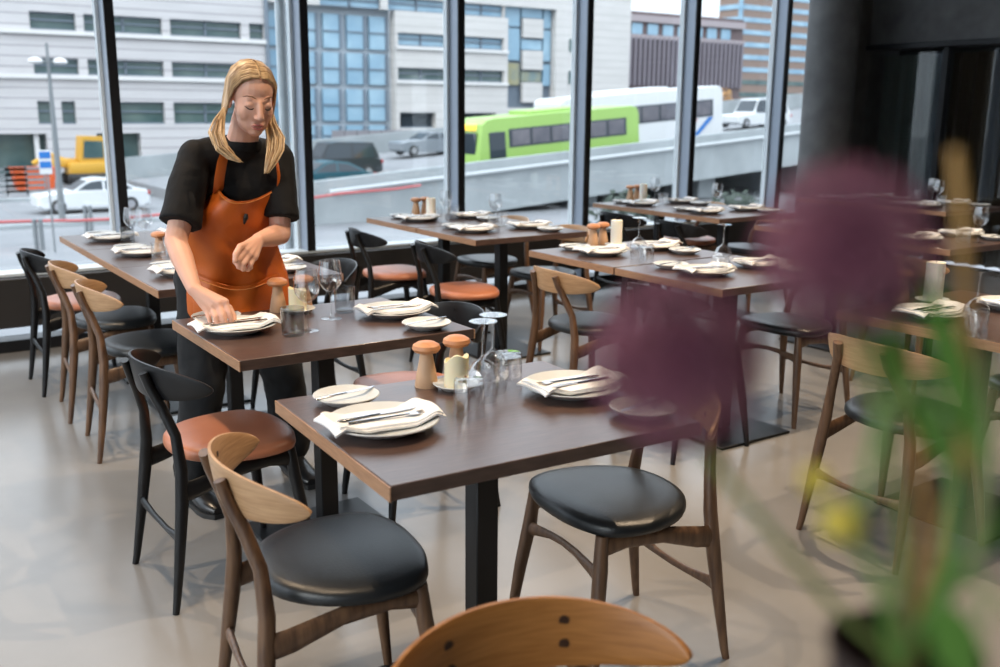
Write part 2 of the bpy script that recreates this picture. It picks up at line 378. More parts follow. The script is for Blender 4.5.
# ---- glazed stair tower and white wing in the middle
bc = thing('office_building', 'white office wing with a tall blue glazed curtain wall across the road', 'building')
gx0, gx1 = X_(270, 70), X_(396, 70)
cols = [(270, 290), (294, 322), (327.5, 346), (351.5, 370), (374, 392)]
rws = [(14, 48), (52.5, 84), (89, 121), (125.5, 146)]
part('curtain_wall_back', MB().box(((gx0+gx1)/2, D+1.2, 5), (gx1-gx0, .3, 20)), M['mull'], bc, False)
for (pa, pb) in cols:
    for (ya, yb) in rws:
        zt, zb = Z_(350, ya), max(Z_(350, yb), SZ)
        xa_, xb_ = X_(pa, (ya+yb)/2), X_(pb, (ya+yb)/2)
        w = part('window', MB().box(((xa_+xb_)/2, D+.9, (zt+zb)/2), (xb_-xa_, .3, zt-zb)), M['bglass'], bc, False)
        m = MB()
        for q in (.5,): m.box(((xa_+xb_)/2, D+.72, zb+(zt-zb)*q), (xb_-xa_, .12, .10))
        m.box((xb_-.12, D+.72, (zt+zb)/2), (.2, .14, zt-zb))
        part('glazing_bar', m, M['mull_d'], w, False)
cx0, cx1 = gx1, X_(630, 50)
zt0, zb0 = Z_(420, -1), Z_(420, 12)
wall(bc, gx0, cx1, zt0, 16, M['clad2'])
strip(bc, zb0, zt0, gx0, X_(505, 8), [(X_(320, 5), X_(381, 5)), (X_(388, 5), X_(447, 5)), (X_(462, 5), X_(504, 5))], M['bglass'], M['clad2'])
xe = X_(508, 50)
prev = zb0
for (yt, yb, g) in ((33.5, 46.5, 'bglass'), (68, 80.5, 'wglass')):
    zt, zb = Z_(420, yt), Z_(420, yb)
    wall(bc, cx0, xe, zt, prev, M['clad2'])
    strip(bc, zb, zt, cx0, xe, [(X_(398, (yt+yb)/2), X_(446, (yt+yb)/2)), (X_(461, (yt+yb)/2), X_(504, (yt+yb)/2))], M[g], M['clad2'])
    part('ledge', MB().box(((cx0+xe)/2, D-.06, zb-.14), (xe-cx0, .24, .22)), M['ledge'], bc, False); prev = zb
zt, zb = Z_(420, 112.5), Z_(420, 128)
wall(bc, cx0, xe, zt, prev, M['clad2'])
strip(bc, zb, zt, cx0, xe, [(X_(400, 120), X_(436, 120)), (X_(463, 120), X_(496, 120))], M['carglass'], M['clad2'], .6, trans=False)
wall(bc, cx0, xe, SZ, zb, M['clad2'])
# vertical glazed bay 508..556 px with white panels, then blank wall to the corner
bx = [X_(508, 50), X_(525, 50), X_(546, 50), X_(556, 50)]
ztop, zbot = zt0, Z_(530, 108)
part('bay_back', MB().box(((bx[0]+bx[3])/2, D+1.0, (16+SZ)/2), (bx[3]-bx[0], .3, 16-SZ)), M['mull_d'], bc, False)
for (a, b_) in ((0, 1), (2, 3)):
    for (ya, yb, g) in ((3, 26, 'bglass'), (28, 60, 'bglass'), (63, 85, 'yglass' if a == 0 else 'bglass')):
        za, zz = Z_(520, ya), Z_(520, yb)
        part('window', MB().box(((bx[a]+bx[b_])/2, D+.7, (za+zz)/2), (bx[b_]-bx[a]-.3, .2, za-zz)), M[g], bc, False)
for (ya, yb, k) in ((3, 18, 'w'), (18, 38, 'p'), (39, 50, 'w'), (50, 70, 'p'), (71, 82, 'y'), (82, 103, 'p')):
    za, zz = Z_(535, ya), Z_(535, yb)
    part('window' if k != 'p' else 'panel', MB().box(((bx[1]+bx[2])/2, D+(.5 if k == 'p' else .75), (za+zz)/2), (bx[2]-bx[1]-.1, .3, za-zz-.08)),
         M['clad2'] if k == 'p' else (M['yglass'] if k == 'y' else M['bglass']), bc, False)
wall(bc, bx[0], bx[3], SZ, zbot, M['clad2'])
wall(bc, bx[3], cx1, SZ, zt0, M['clad2'])
part('side_wall', MB().box((cx1-.5, D+12, (16+SZ)/2), (1.0, 22, 16-SZ)), M['clad2'], bc, False)
for (ya, yb) in ((39, 52), (71, 84)):
    za, zz = Z_(570, ya), Z_(570, yb)
    part('window', MB().box(((X_(569, 45)+X_(576, 45))/2, D-.02, (za+zz)/2), (X_(576, 45)-X_(569, 45), .1, za-zz)), M['wglass'], bc, False)
# ---- brown building and tower far right
M['brown'] = mat('brown_facade', L((112, 94, 94)), .7); M['brown_l'] = mat('pale_fins', L((176, 164, 166)), .6)
M['grey_f'] = mat('grey_fins', L((132, 124, 132)), .6)
Db = 96.0
bb = thing('office_building', 'low dark brown building with pale vertical fins behind the coach', 'building')
p0, p1 = at(626, 50, Db), at(742, 50, Db)
ztop = at(660, 13, Db).z; zw1 = at(660, 38, Db).z; zbase = at(660, 86, Db).z
part('wall', MB().box(((p0.x+p1.x)/2, Db+10, (ztop+SZ)/2), (p1.x-p0.x, 20, ztop-SZ)), M['brown'], bb, False)
part('top_band', MB().box(((p0.x+p1.x)/2, Db-.2, zw1), (p1.x-p0.x, .5, .5)), M['brown_l'], bb, False)
part('roof_band', MB().box(((p0.x+p1.x)/2, Db-.2, at(660, 20, Db).z), (p1.x-p0.x, .5, .8)), M['brown_l'], bb, False)
for k in range(8):
    xk = p0.x+1.6+k*2.6
    if xk > p1.x-1: break
    part('window', MB().box((xk, Db-.05, (at(660, 24, Db).z+at(660, 36, Db).z)/2), (1.7, .2, 1.3)), M['bglass'], bb, False)
fm = MB(); nf = 26
for k in range(nf):
    fm.box((p0.x+.4+(p1.x-p0.x-.8)*k/(nf-1), Db-.25, (zw1+zbase)/2), (.38, .5, zw1-zbase))
tag(part('fin_row', fm, M['grey_f'], bb, False), kind='stuff')
Dt = 132.0
bt = thing('office_building', 'tall brown tower with bright blue window bands at the far right', 'building')
p0, p1 = at(737, 50, Dt), at(812, 50, Dt)
M['towerw'] = mat('tower_brown', L((150, 128, 116)), .7)
part('wall', MB().box(((p0.x+p1.x)/2, Dt+2.5, (34+SZ)/2), (p1.x-p0.x, 5, 34-SZ)), M['towerw'], bt, False)
for k in range(15):
    zc = at(760, 95-12.4*k, Dt).z
    if zc > 33: break
    w = part('window_band', MB().box(((p0.x+p1.x)/2-.1, Dt+2.4, zc), (p1.x-p0.x+.2, 5.0, .85)), M['bglass'] if k > 1 else M['wglass'], bt, False)
part('corner_strip', MB().box((p0.x+.2, Dt-.2, (34+SZ)/2), (.6, .6, 34-SZ)), M['bglass'], bt, False)
# ---- hoarding wall in front of the glazed wing
hw = thing('site_hoarding', 'grey panel hoarding in front of the blue glazed wing', 'fence')
hx0, hx1 = at(332, 140, 63).x, at(450, 140, 63).x
M['hoard'] = mat('hoarding_grey', L((150, 146, 150)), .8)
for k in range(10):
    a = hx0+(hx1-hx0)*k/10; c = hx0+(hx1-hx0)*(k+1)/10
    part('panel', MB().box(((a+c)/2, 63, (SZ+at(400, 130, 63).z)/2), (c-a-.05, .1, at(400, 130, 63).z-SZ)), M['hoard'], hw, False)
# ---- rising road on a concrete ramp
RY0, RY1 = 36.0, 57.0
def rtop(x): return -1.30+.0765*(x-15.8)            # parapet top along the near edge
def rdeck(x): return max(rtop(x)-1.0, SZ+.02)
rp = thing('road_ramp', 'long pale concrete road ramp rising to the right behind the windows', 'bridge')
xs = [13.5+2.5*k for k in range(30)]
dk = MB(); dk.loft([[(x, RY0, rdeck(x)), (x, RY1, rdeck(x)), (x, RY1, max(rdeck(x)-.9, SZ-.05)), (x, RY0, max(rdeck(x)-.9, SZ-.05))] for x in xs])
part('deck', dk, M['asphalt'], rp, False)
pa = MB(); pa.loft([[(x, RY0-.15, rtop(x)), (x, RY0+.2, rtop(x)), (x, RY0+.2, max(rtop(x)-2.2, SZ-.05)), (x, RY0-.15, max(rtop(x)-2.2, SZ-.05))] for x in xs])
part('parapet', pa, M['deck'], rp, False)
part('parapet_rail', MB().tube([(x, RY0-.28, rtop(x)-.45) for x in xs[1:]], (.08), 6), M['deck_l'], rp)
fb = MB(); fb.loft([[(x, RY1, rtop(x)+.2), (x, RY1+.3, rtop(x)+.2), (x, RY1+.3, max(rdeck(x)-.9, SZ-.05)), (x, RY1, max(rdeck(x)-.9, SZ-.05))] for x in xs])
part('far_barrier', fb, M['deck'], rp, False)
for k, x in enumerate((22, 30, 38, 46, 54, 62)):
    part('pillar', MB().bbox((x, RY0+5, (SZ+rdeck(x)-.9)/2), (1.2, 8, max(rdeck(x)-.9-SZ, .05)), .03, 1), M['deck'], rp, False)
bar = tag(part('barrier_tape', MB().tube([(3+k*1.2, 35.2, max(rtop(3+k*1.2)-.55, SZ+.75)+.05*math.sin(k*1.3)) for k in range(15)], (.05), 6), M['tape']),
          'long red barrier tape strung along the near side of the road', 'tape')
# ---- vehicles
def wheel(parent, x, y, r, w=.22):
    o = part('wheel', MB().lathe([(r*.55, -w/2), (r*.9, -w/2), (r, -w*.3), (r, w*.3), (r*.9, w/2), (r*.55, w/2)], 20, M=Matrix.Rotation(PI/2, 4, 'X')), M['tyre'], parent, loc=(x, y, r))
    part('hub', MB().lathe([(0, -w/2-.01), (r*.55, -w/2-.01), (r*.55, w/2+.01), (0, w/2+.01)], 14, M=Matrix.Rotation(PI/2, 4, 'X')), M['hub'], o)
def car(name, label, loc, paint, Lc=4.5, Wc=1.8, Hc=1.45, face=-1, suv=False, tail=True, rz=0):
    """x axis along the car; face=-1 drives towards -x"""
    t = thing(name, label, 'car', loc, rz)
    g = face; r = .32; h = Lc/2
    low = [(-h, .35), (-h, .75), (-h+.15, .82), (-h*.35, .93), (h*.55, .98), (h-.12, .92), (h, .7), (h, .32), (h-.2, .22), (-h+.2, .22)]
    if suv: cabp = [(-h*.42, .92), (-h*.22, Hc-.05), (-h*.05, Hc), (h*.8, Hc-.04), (h*.93, .95)]
    else: cabp = [(-h*.42, .9), (-h*.08, Hc-.06), (h*.12, Hc), (h*.42, Hc-.06), (h*.82, .95)]
    fx = lambda P: [(p[0]*(-g), p[1]) for p in P]
    mb = MB(); sec = [(-Wc/2, .94), (-Wc/2+.10, 1.0), (Wc/2-.10, 1.0), (Wc/2, .94)]
    mb.loft([[(a*s_, y, .55+(b-.55)*s_) for a, b in fx(low)] for y, s_ in sec])
    part('body', mb, paint, t, True, 30)
    mc = MB(); mc.loft([[(a, y*(1-.16*max(0, b-.9)/(Hc-.9)), b) for a, b in fx(cabp)] for y in (-Wc/2+.06, Wc/2-.06)])
    part('cabin', mc, paint, t, True, 30)
    for sy in (-1, 1):
        c0 = cabp; mid = (c0[1][0]+c0[-2][0])/2
        for (xa, xb_) in ((c0[0][0]+.25, mid-.05), (mid+.05, c0[-1][0]-.3)):
            def top(x):
                for i in range(len(c0)-1):
                    if c0[i][0] <= x <= c0[i+1][0]:
                        q = (x-c0[i][0])/(c0[i+1][0]-c0[i][0]); return c0[i][1]+q*(c0[i+1][1]-c0[i][1])-.09
                return .98
            P = [(xa, .97)]+[(xa+(xb_-xa)*k/5, max(top(xa+(xb_-xa)*k/5), .98)) for k in range(6)]+[(xb_, .97)]
            yo = lambda b: sy*((Wc/2-.06)*(1-.16*max(0, b-.9)/(Hc-.9))+.012)
            m = MB(); m.loft([[(a*(-g), yo(b)*k, b) for a, b in P] for k in (.97, 1.0)])
            part('side_window', m, M['carglass'], t, False)
    m = MB()
    for k, (i, j) in enumerate(((0, 1), (-1, -2))):
        a, b = Vector((cabp[i][0]*(-g), 0, cabp[i][1])), Vector((cabp[j][0]*(-g), 0, cabp[j][1]))
        nrm = Vector((b.z-a.z, 0, -(b.x-a.x))).normalized()*.02
        if nrm.x*(a.x) < 0: nrm = -nrm
        a2, b2 = a+(b-a)*.12+nrm, a+(b-a)*.9+nrm
        mm = MB(); mm.loft([[(a2.x, -Wc/2+.16, a2.z), (a2.x, Wc/2-.16, a2.z), (b2.x, Wc/2-.24, b2.z), (b2.x, -Wc/2+.24, b2.z)], [(a2.x-nrm.x, -Wc/2+.16, a2.z-nrm.z), (a2.x-nrm.x, Wc/2-.16, a2.z-nrm.z), (b2.x-nrm.x, Wc/2-.24, b2.z-nrm.z), (b2.x-nrm.x, -Wc/2+.24, b2.z-nrm.z)]])
        part('windscreen' if k == 0 else 'rear_window', mm, M['carglass'], t, False)
    for x in (-h+.8, h-.85):
        for y in (-Wc/2+.08, Wc/2-.08): wheel(t, x*(-g), y, r)
    for sy in (-1, 1):
        part('tail_light', MB().bbox((h*.985*(-g), sy*(Wc/2-.16), .78), (.10, .26, .18), .02, 1), M['red'], t)
        part('headlight', MB().bbox((-h*.955*(-g), sy*(Wc/2-.22), .68), (.16, .3, .12), .02, 1), M['white'], t)
    return t
pc = pz(92, 213, SZ)
car('sedan_car', 'white sedan parked on the street outside the left window', (pc.x+.2, pc.y+.9, SZ), M['carwhite'], 4.6, 1.8, 1.45, -1, rz=.0)
def on_deck(px, Y): x = at(px, 160, Y).x; return (x, Y, rdeck(x))
car('utility_car', 'dark estate car with white roof box and red tail light on the road', on_deck(333, 46), M['cardark'], 4.7, 1.85, 1.75, -1, True)
car('sedan_car', 'dark teal car low beside the dark mullion on the road', on_deck(322, 40), M['cartealp'], 4.3, 1.8, 1.42, -1)
car('sedan_car', 'silver grey sedan driving behind the slim mullion in mid road', on_deck(428, 52), M['carsilver'], 4.5, 1.8, 1.4, -1)
car('van_car', 'white car far right on the ramp beside the yellow tree', on_deck(752, 46), M['carwhite'], 5.2, 1.9, 1.9, -1, True)
def bus(label, x0, x1, Y, roofz, paint, glassband, H, wins, led=True, z_of=None):
    Lb = x1-x0; xm = (x0+x1)/2; slope = .0765
    t = thing('bus', label, 'bus', (xm, Y, roofz-H)); t.rotation_euler = (0, -math.atan(slope), 0)
    h = Lb/2; W = 2.5
    prof = [(-h, .45), (-h-.02, 1.3), (-h+.25, H-.25), (-h+.5, H-.05), (-h+.9, H), (h-.4, H), (h-.1, H-.12), (h, H-.4), (h, .45), (h-.2, .35), (-h+.2, .35)]
    mb = MB(); mb.loft([[(a*s_, y, 1.5+(b-1.5)*s_) for a, b in prof] for y, s_ in ((-W/2, .985), (-W/2+.12, 1), (W/2-.12, 1), (W/2, .985))])
    part('body', mb, paint, t, True, 30)
    zb, zt = glassband
    n = wins
    for sy in (-1, 1):
        part('window_band', MB().box((.4, sy*(W/2-.01), (zb+zt)/2), (Lb-2.6, .05, zt-zb)), M['carglass'], t, False)
        for k in range(n):
            a = -h+1.8+(Lb-2.8)*k/n; c = -h+1.8+(Lb-2.8)*(k+1)/n
            part('side_window', MB().bbox(((a+c)/2, sy*(W/2+.03), (zb+zt)/2), (c-a-.14, .03, zt-zb-.16), .01, 1), M['wglass_d'], t, False)
        part('door_window', MB().bbox((-h+1.05, sy*(W/2+.02), (zb+zt)/2-.25), (.9, .05, zt-zb+.35), .02, 1), M['carglass'], t, False)
    part('windscreen', MB().bbox((-h+.06, 0, 1.75), (.16, W-.5, 1.0), .03, 1), M['carglass'], t)
    if led: part('destination_display', MB().bbox((-h+.28, 0, H-.38), (.3, W-.9, .26), .02, 1), M['led'], t)
    part('roof_unit', MB().bbox((.3*h*0, 0, H+.06), (Lb*.35, 1.7, .22), .05, 2), paint, t)
    for x in (-h+2.4, h-2.6):
        for y in (-W/2+.12, W/2-.12): wheel(t, x, y, .48, .28)
    return t
M['wglass_d'] = mat('tinted_bus_glass', L((120, 116, 122)), .15, c2=L((90, 90, 100)), nscale=1.2)
Yb = 39.4
a, b_ = at(464, 140, Yb), at(626, 120, Yb)
bus('lime green bus with amber front display driving up the ramp', a.x+.1, b_.x, Yb, at(545, 110.5, Yb).z-.05, M['green_bus'], (1.45, 2.30), 2.85, 6)
Yc = 44.5
a, b_ = at(588, 120, Yc), at(710, 120, Yc)
t = bus('white touring coach with dark windows behind the lime green bus', a.x-3.0, b_.x, Yc, at(660, 92.5, Yc).z, M['white'], (1.75, 2.75), 3.5, 7, False)
# stripes on the coach tail
for k, m in enumerate(('blue', 'red')):
    h_ = (b_.x-a.x+3)/2
    part('tail_stripe', MB().prism([(h_-2.6+k*-1.1, .7), (h_-2.2+k*-1.1, .7), (h_-.9+k*-1.3, 1.7), (h_-1.3+k*-1.3, 1.7)], -1.30, -1.27, 'y'), M[m], t, False)
# ---- excavator
ex = pz(85, 181, SZ); EY = 62.0; ep = at(88, 178, EY); s = 1.0
t = thing('excavator', 'yellow excavator standing by the stone building left of the dark mullion', 'excavator', (ep.x, EY, SZ))
part('chassis', MB().bbox((0, 0, .95), (2.2, 2.0, .7), .08, 2), M['yellow'], t)
part('cab', MB().prism([(-.5, 1.2), (1.0, 1.2), (1.0, 2.75), (-.3, 2.8)], -.8, .8, 'y'), M['yellow'], t, False)
part('cab_window', MB().prism([(-.32, 1.55), (.8, 1.55), (.8, 2.5), (-.22, 2.55)], -.84, .84, 'y'), M['wglass'], t, False)
for sy in (-1, 1): part('track', MB().bbox((0, sy*.95, .35), (2.6, .45, .7), .25, 4), M['tyre'], t)
part('boom', MB().tube([(-.9, 0, 1.2), (-2.0, 0, 1.7), (-2.9, 0, 1.25)], [.2, .22, .15], 6), M['yellow'], t)
part('engine_hood', MB().bbox((-1.3, .3, 1.25), (1.6, 1.2, .5), .1, 2), M['yellow'], t)
t2 = thing('skip_pile', 'small orange bin on the street left of the yellow excavator', 'bin', (at(33, 172, 60).x, 60, SZ))
part('bin_body', MB().prism([(-.9, 0), (.9, 0), (1.1, 1.1), (-1.1, 1.1)], -.7, .7, 'y'), M['orange'], t2, False)
part('bin_rim', MB().bbox((0, 0, 1.12), (2.3, 1.5, .1), .02, 1), M['orange'], t2)
for k, (px, lab) in enumerate(((8, 'grey site barrier on the street at the left frame edge'), (27, 'grey site barrier on the street left of the white sedan'))):
    bp = at(px, 190, 55)
    t3 = thing('site_barrier', lab, 'barrier', (bp.x, 55, SZ), group='site barriers on the street')
    for q in range(5): part('rail', MB().box((0, 0, .25+q*.28), (1.9, .06, .13)), M['pole'], t3, False)
    for q in (-.9, .9): part('post', MB().box((q, .05, .75), (.08, .08, 1.5)), M['pole'], t3, False)
# ---- lamp post, bus stop sign, bollards
lp0 = at(62, 214, 40.5)
t = thing('street_lamp', 'grey street lamp with two round heads outside the left window', 'street lamp', (lp0.x, 40.5, SZ))
ltop = at(48, 43, 40.5).z-SZ
part('pole', MB().tube([(0, 0, 0), (0, 0, ltop*.5), (0, 0, ltop)], [.13, .10, .05], 10), M['pole'], t)
hz = at(50, 62, 40.5).z-SZ
for sx in (-1, 1):
    a_ = part('arm', MB().tube([(0, 0, hz), (sx*.32, 0, hz+.04)], .04, 6), M['pole'], t)
    part('lamp_head', MB().lathe([(.05, .16), (.2, .12), (.26, 0), (.2, -.06), (.02, -.08)], 16, (sx*.42, 0, hz)), M['ledge'], t)
sp = at(54, 240, 33)
t = thing('bus_stop_sign', 'blue and white stop sign on a thin post beside the street lamp', 'sign', (sp.x, 33, SZ))
zt_, zb_ = at(52, 150, 33).z-SZ, at(52, 174, 33).z-SZ
part('post', MB().tube([(0, 0, 0), (0, 0, zt_)], .03, 8), M['pole'], t)
part('sign_plate', MB().bbox((-.05, -.05, (zt_+zb_)/2), (.36, .03, zt_-zb_), .01, 1), M['white'], t)
for q in (.80, .40): part('blue_panel', MB().box((-.05, -.07, zb_+(zt_-zb_)*q), (.32, .015, (zt_-zb_)*.27)), M['blue'], t, False)
for k, (px, lab) in enumerate(((37, 'left post of a grey hoop barrier on the pavement'), (43, 'second post of a grey hoop barrier on the pavement'), (87, 'grey pavement post left of the dark mullion base'), (92, 'slim grey pavement post nearest the dark mullion base'))):
    q = pz(px, 250 if k < 2 else 233, SZ); hh = .95
    t3 = thing('pavement_post', lab, 'post', (q.x, q.y, SZ), group='pavement posts')
    part('post_shaft', MB().tube([(0, 0, 0), (0, 0, hh)], .07, 10), M['pole'], t3); part('post_cap', MB().ell((0, 0, hh), (.08, .08, .05)), M['pole'], t3)
# white pipe right outside the second mullion
tag(part('flag_pole', MB().tube([(0, 0, SZ), (0, 0, 2), (0, 0, 6)], .036, 16), M['alu_w'], loc=(at(283.5, 100, 6.75).x, 6.75, 0)), 'slim white pole standing just outside the glass beside the dark mullion', 'pole')
# ---- autumn tree and shrubs under the ramp
def leaf_ball(mb, c, r, n, size, rnd):
    for _ in range(n):
        d = Vector((rnd.gauss(0, 1), rnd.gauss(0, 1), rnd.gauss(0, 1))).normalized()*r*(.55+.5*rnd.random()); p = Vector(c)+d
        a = Vector((rnd.gauss(0, 1), rnd.gauss(0, 1), rnd.gauss(0, 1))).normalized(); b = a.orthogonal().normalized()
        mb.add([p-a*size, p+b*size*.6, p+a*size, p-b*size*.6], [(0, 1, 2, 3)])
rnd = random.Random(3)
M['autumn'] = mat('autumn_leaf', L((206, 160, 92)), .7, c2=L((180, 128, 70)), nscale=3)
M['bark'] = mat('bark', L((70, 58, 48)), .8)
M['shrub'] = mat('dark_shrub_leaf', L((44, 56, 46)), .7)
ty = 72.0; tp = at(722, 105, ty); zt_ = at(722, 88, ty).z
t = thing('tree', 'small yellow autumn tree behind the tail of the white coach', 'tree', (tp.x, ty, SZ))
part('trunk', MB().tube([(0, 0, 0), (.1, 0, zt_-SZ-2)], [.16, .08], 8), M['bark'], t)
mb = MB()
for c, r in (((0, 0, zt_-SZ-1.1), 1.1), ((-.9, .2, zt_-SZ-1.9), .9), ((.8, 0, zt_-SZ-2.1), .9), ((.1, -.3, zt_-SZ-2.9), 1.2)): leaf_ball(mb, c, r, 320, .16, rnd)
tag(part('crown', mb, M['autumn'], t, False), kind='stuff')
for k, (px, py, lab) in enumerate(((625, 198, 'dark shrub below the ramp behind the far window table candle'), (738, 196, 'dark shrub below the ramp at the last wide window'))):
    q = at(px, py, 14); t = thing('shrub', lab, 'shrub', (q.x, 14, SZ), group='shrubs below the ramp')
    mb = MB(); hh = q.z-SZ
    leaf_ball(mb, (0, 0, hh-.55), .7, 500, .09, rnd); leaf_ball(mb, (.3, 0, hh-1.0), .8, 400, .09, rnd)
    tag(part('foliage', mb, M['shrub'], t, False), kind='stuff'); part('stem', MB().tube([(0, 0, 0), (0, 0, hh-.6)], [.05, .03], 6), M['bark'], t)

# outside light balance put into the colours: dimmed to suit the indoor exposure
def dim_outside(m, k):
    for n in m.node_tree.nodes:
        for s in n.inputs:
            if s.type == 'RGBA' and s.name in ('Base Color', 'A', 'B') and n.type in ('BSDF_PRINCIPLED', 'MIX'):
                c = s.default_value; s.default_value = (c[0]*k, c[1]*k, c[2]*k, 1)
        if n.type == 'VALTORGB':
            for e in n.color_ramp.elements: e.color = (e.color[0]*k, e.color[1]*k, e.color[2]*k, 1)
for k_ in ('asphalt', 'clad', 'clad2', 'wglass', 'bglass', 'yglass', 'mull', 'mull_d', 'ledge', 'deck', 'deck_l', 'white', 'carwhite', 'brown', 'brown_l', 'grey_f', 'towerw', 'hoard', 'green_bus', 'yellow', 'orange', 'blue', 'pole', 'autumn', 'tape', 'wglass_d', 'red'):
    dim_outside(M[k_], .52 if k_ == 'asphalt' else .72)
# ================================================================== TABLES
CW, CD, TZ = .783, .655, .74              # one two-seat table: width along x, depth along y, height
def table(label, cx, cy, rz=0, group='dining tables'):
    t = thing('dining_table', label, 'table', (cx, cy, 0), rz, group)
    link('tabletop', TM['top'], t); link('edge_band', TM['edge'], t); link('edge_band', TM['edge'], t, (0, 0, 0), (0, 0, PI)); link('post', TM['post'], t); link('base_plate', TM['base'], t); link('top_mount', TM['mount'], t)
    return t
TM = {}
TM['top'] = to_mesh('tabletop', MB().bbox((0, 0, TZ-.016), (CW-.006, CD-.006, .032), .002, 1), M['tabletop'])
TM['edge'] = to_mesh('edge_band', MB().box((CW/2-.0015, 0, TZ-.017), (.003, CD, .030)), M['tabledge'], False)
TM['post'] = to_mesh('post', MB().bbox((0, 0, .365), (.06, .06, .70), .003, 1), M['steel_blk'])
TM['base'] = to_mesh('base_plate', MB().bbox((0, 0, .006), (.44, .44, .012), .003, 1), M['steel_blk'])
TM['mount'] = to_mesh('top_mount', MB().bbox((0, 0, .712), (.3, .3, .008), .002, 1), M['steel_blk'])
table('nearest dark oak table with upturned glasses in the foreground', 1.2025, 1.856, math.radians(-2.6))
table('dark oak table where the woman in the orange apron lays plates', 1.273, 2.938)
T3X = .99+CW/2
for k, (y, lab) in enumerate(((5.47, 'farthest table of the long row at the left window, by the glass'), (4.815, 'middle table of the long row at the left window'), (4.165, 'nearest table of the long row at the left window, behind the woman'))): table(lab, T3X, y)
for y, lab in ((5.47, 'window half of the paired tables in the middle of the window wall'), (4.805, 'near half of the paired tables in the middle of the window wall')): table(lab, 2.855+CW/2, y)
for y, lab in ((3.685, 'far half of the paired tables behind the lower purple flower'), (3.018, 'near half of the paired tables behind the lower purple flower')): table(lab, 2.88+CW/2, y)
for y, lab in ((5.56, 'window half of the farthest paired tables by the right windows'), (4.90, 'near half of the farthest paired tables by the right windows')): table(lab, 4.825+CW/2, y)
for y, lab in ((3.88, 'far half of the shaded paired tables behind the upper purple flower'), (3.215, 'near half of the shaded paired tables behind the upper purple flower')): table(lab, 4.76+CW/2, y)
for y, lab in ((5.06, 'window half of the dim paired tables beside the dark screen'), (4.395, 'near half of the dim paired tables beside the dark screen')): table(lab, 6.60+CW/2, y)
table('table with the white pillar candle behind the green stems at right', 2.93+CW/2, 1.86)

# ================================================================== CHAIRS
def smooth_closed(P, n):
    out = []; m = len(P)
    for i in range(m):
        p0, p1, p2, p3 = (Vector(P[(i+k-1) % m]) for k in range(4))
        for j in range(n):
            t = j/n; out.append(.5*((2*p1)+(-p0+p2)*t+(2*p0-5*p1+4*p2-p3)*t*t+(-p0+3*p1-3*p2+p3)*t**3))
    return out
SEAT = smooth_closed([(.200, 0), (.188, .11), (.140, .200), (.035, .226), (-.08, .196), (-.165, .115), (-.19, 0), (-.165, -.115), (-.08, -.196), (.035, -.226), (.140, -.200), (.188, -.11)], 4)
def seat_mb():
    mb = MB(); rings = []
    for s, z in ((.5, .420), (.94, .420), (.985, .425), (1.0, .434), (.99, .444), (.955, .452), (.87, .4575), (.7, .461), (.4, .463), (.02, .4635)):
        rings.append([(p.x*s*.96-.018, p.y*s*.96, z+(.006*(p.x*s/.2)**2 if z > .44 else 0)) for p in SEAT])
    mb.loft(rings); return mb
def back_ring(phi):
    a = abs(phi)/math.radians(60); h = .0545*max(0, (1-a**2.2))**.55+.0004; R = .275; zc = .672-.012*a*a; th = .0065
    c, s = math.cos(phi), math.sin(phi); pts = []
    for k in range(14):
        q = 2*PI*k/14; cz, cr = math.sin(q), math.cos(q)
        z = zc+h*math.copysign(abs(cz)**.75, cz); r = R+th*math.copysign(abs(cr)**.5, cr)+.16*(z-zc)
        pts.append((.005-r*c, r*s, z))
    return pts
def chair_meshes():
    P = {}
    P['seat'] = seat_mb()
    b = MB(); b.loft([back_ring(math.radians(60*math.sin(-PI/2+PI*k/44))) for k in range(45)]); P['backrest'] = b
    for n, s in (('rl', 1), ('rr', -1)):
        P[n] = MB().tube([(-.268, .200*s, 0), (-.262, .197*s, .03), (-.243, .188*s, .16), (-.222, .176*s, .32), (-.214, .166*s, .42), (-.219, .150*s, .52), (-.243, .120*s, .60), (-.266, .098*s, .655), (-.280, .091*s, .700)],
                         [.010, .0115, .0155, .0195, .0185, .0155, .0155, (.013, .017), (.012, .018)], 12, ref=(1, 0, 0))
    for n, s in (('fl', 1), ('fr', -1)):
        P[n] = MB().tube([(.170, .206*s, 0), (.168, .204*s, .03), (.148, .186*s, .2), (.130, .168*s, .33), (.122, .160*s, .420)], [.0105, .012, .0175, .0195, .016], 12, ref=(1, 0, 0))
    for n, s in (('sl', 1), ('sr', -1)):
        P[n] = MB().tube([(-.222, .175*s, .352), (-.17, .178*s, .362), (-.06, .174*s, .390), (.05, .170*s, .398), (.126, .163*s, .388)], [(.030, .011), (.029, .011), (.022, .011), (.021, .011), (.026, .011)], 10, ref=(0, 0, 1))
    P['sf'] = MB().tube([(.134, -.172, .315), (.133, -.135, .322), (.130, -.060, .335), (.129, 0, .338), (.130, .060, .335), (.133, .135, .322), (.134, .172, .315)], [(.024, .011), (.017, .009), (.011, .008), (.010, .008), (.011, .008), (.017, .009), (.024, .011)], 10)
    P['sb'] = MB().tube([(-.235, -.183, .215), (-.235, -.14, .212), (-.234, -.06, .205), (-.233, 0, .204), (-.234, .06, .205), (-.235, .14, .212), (-.235, .183, .215)], [(.022, .011), (.015, .009), (.010, .008), (.010, .008), (.010, .008), (.015, .009), (.022, .011)], 10)
    pl = MB()
    P['plug'] = MB().lathe([(0, -.002), (.008, -.002), (.0082, .0008), (0, .001)], 14, M=Matrix.Rotation(PI/2, 4, 'Y'))
    return P
CP = chair_meshes(); CACHE = {}
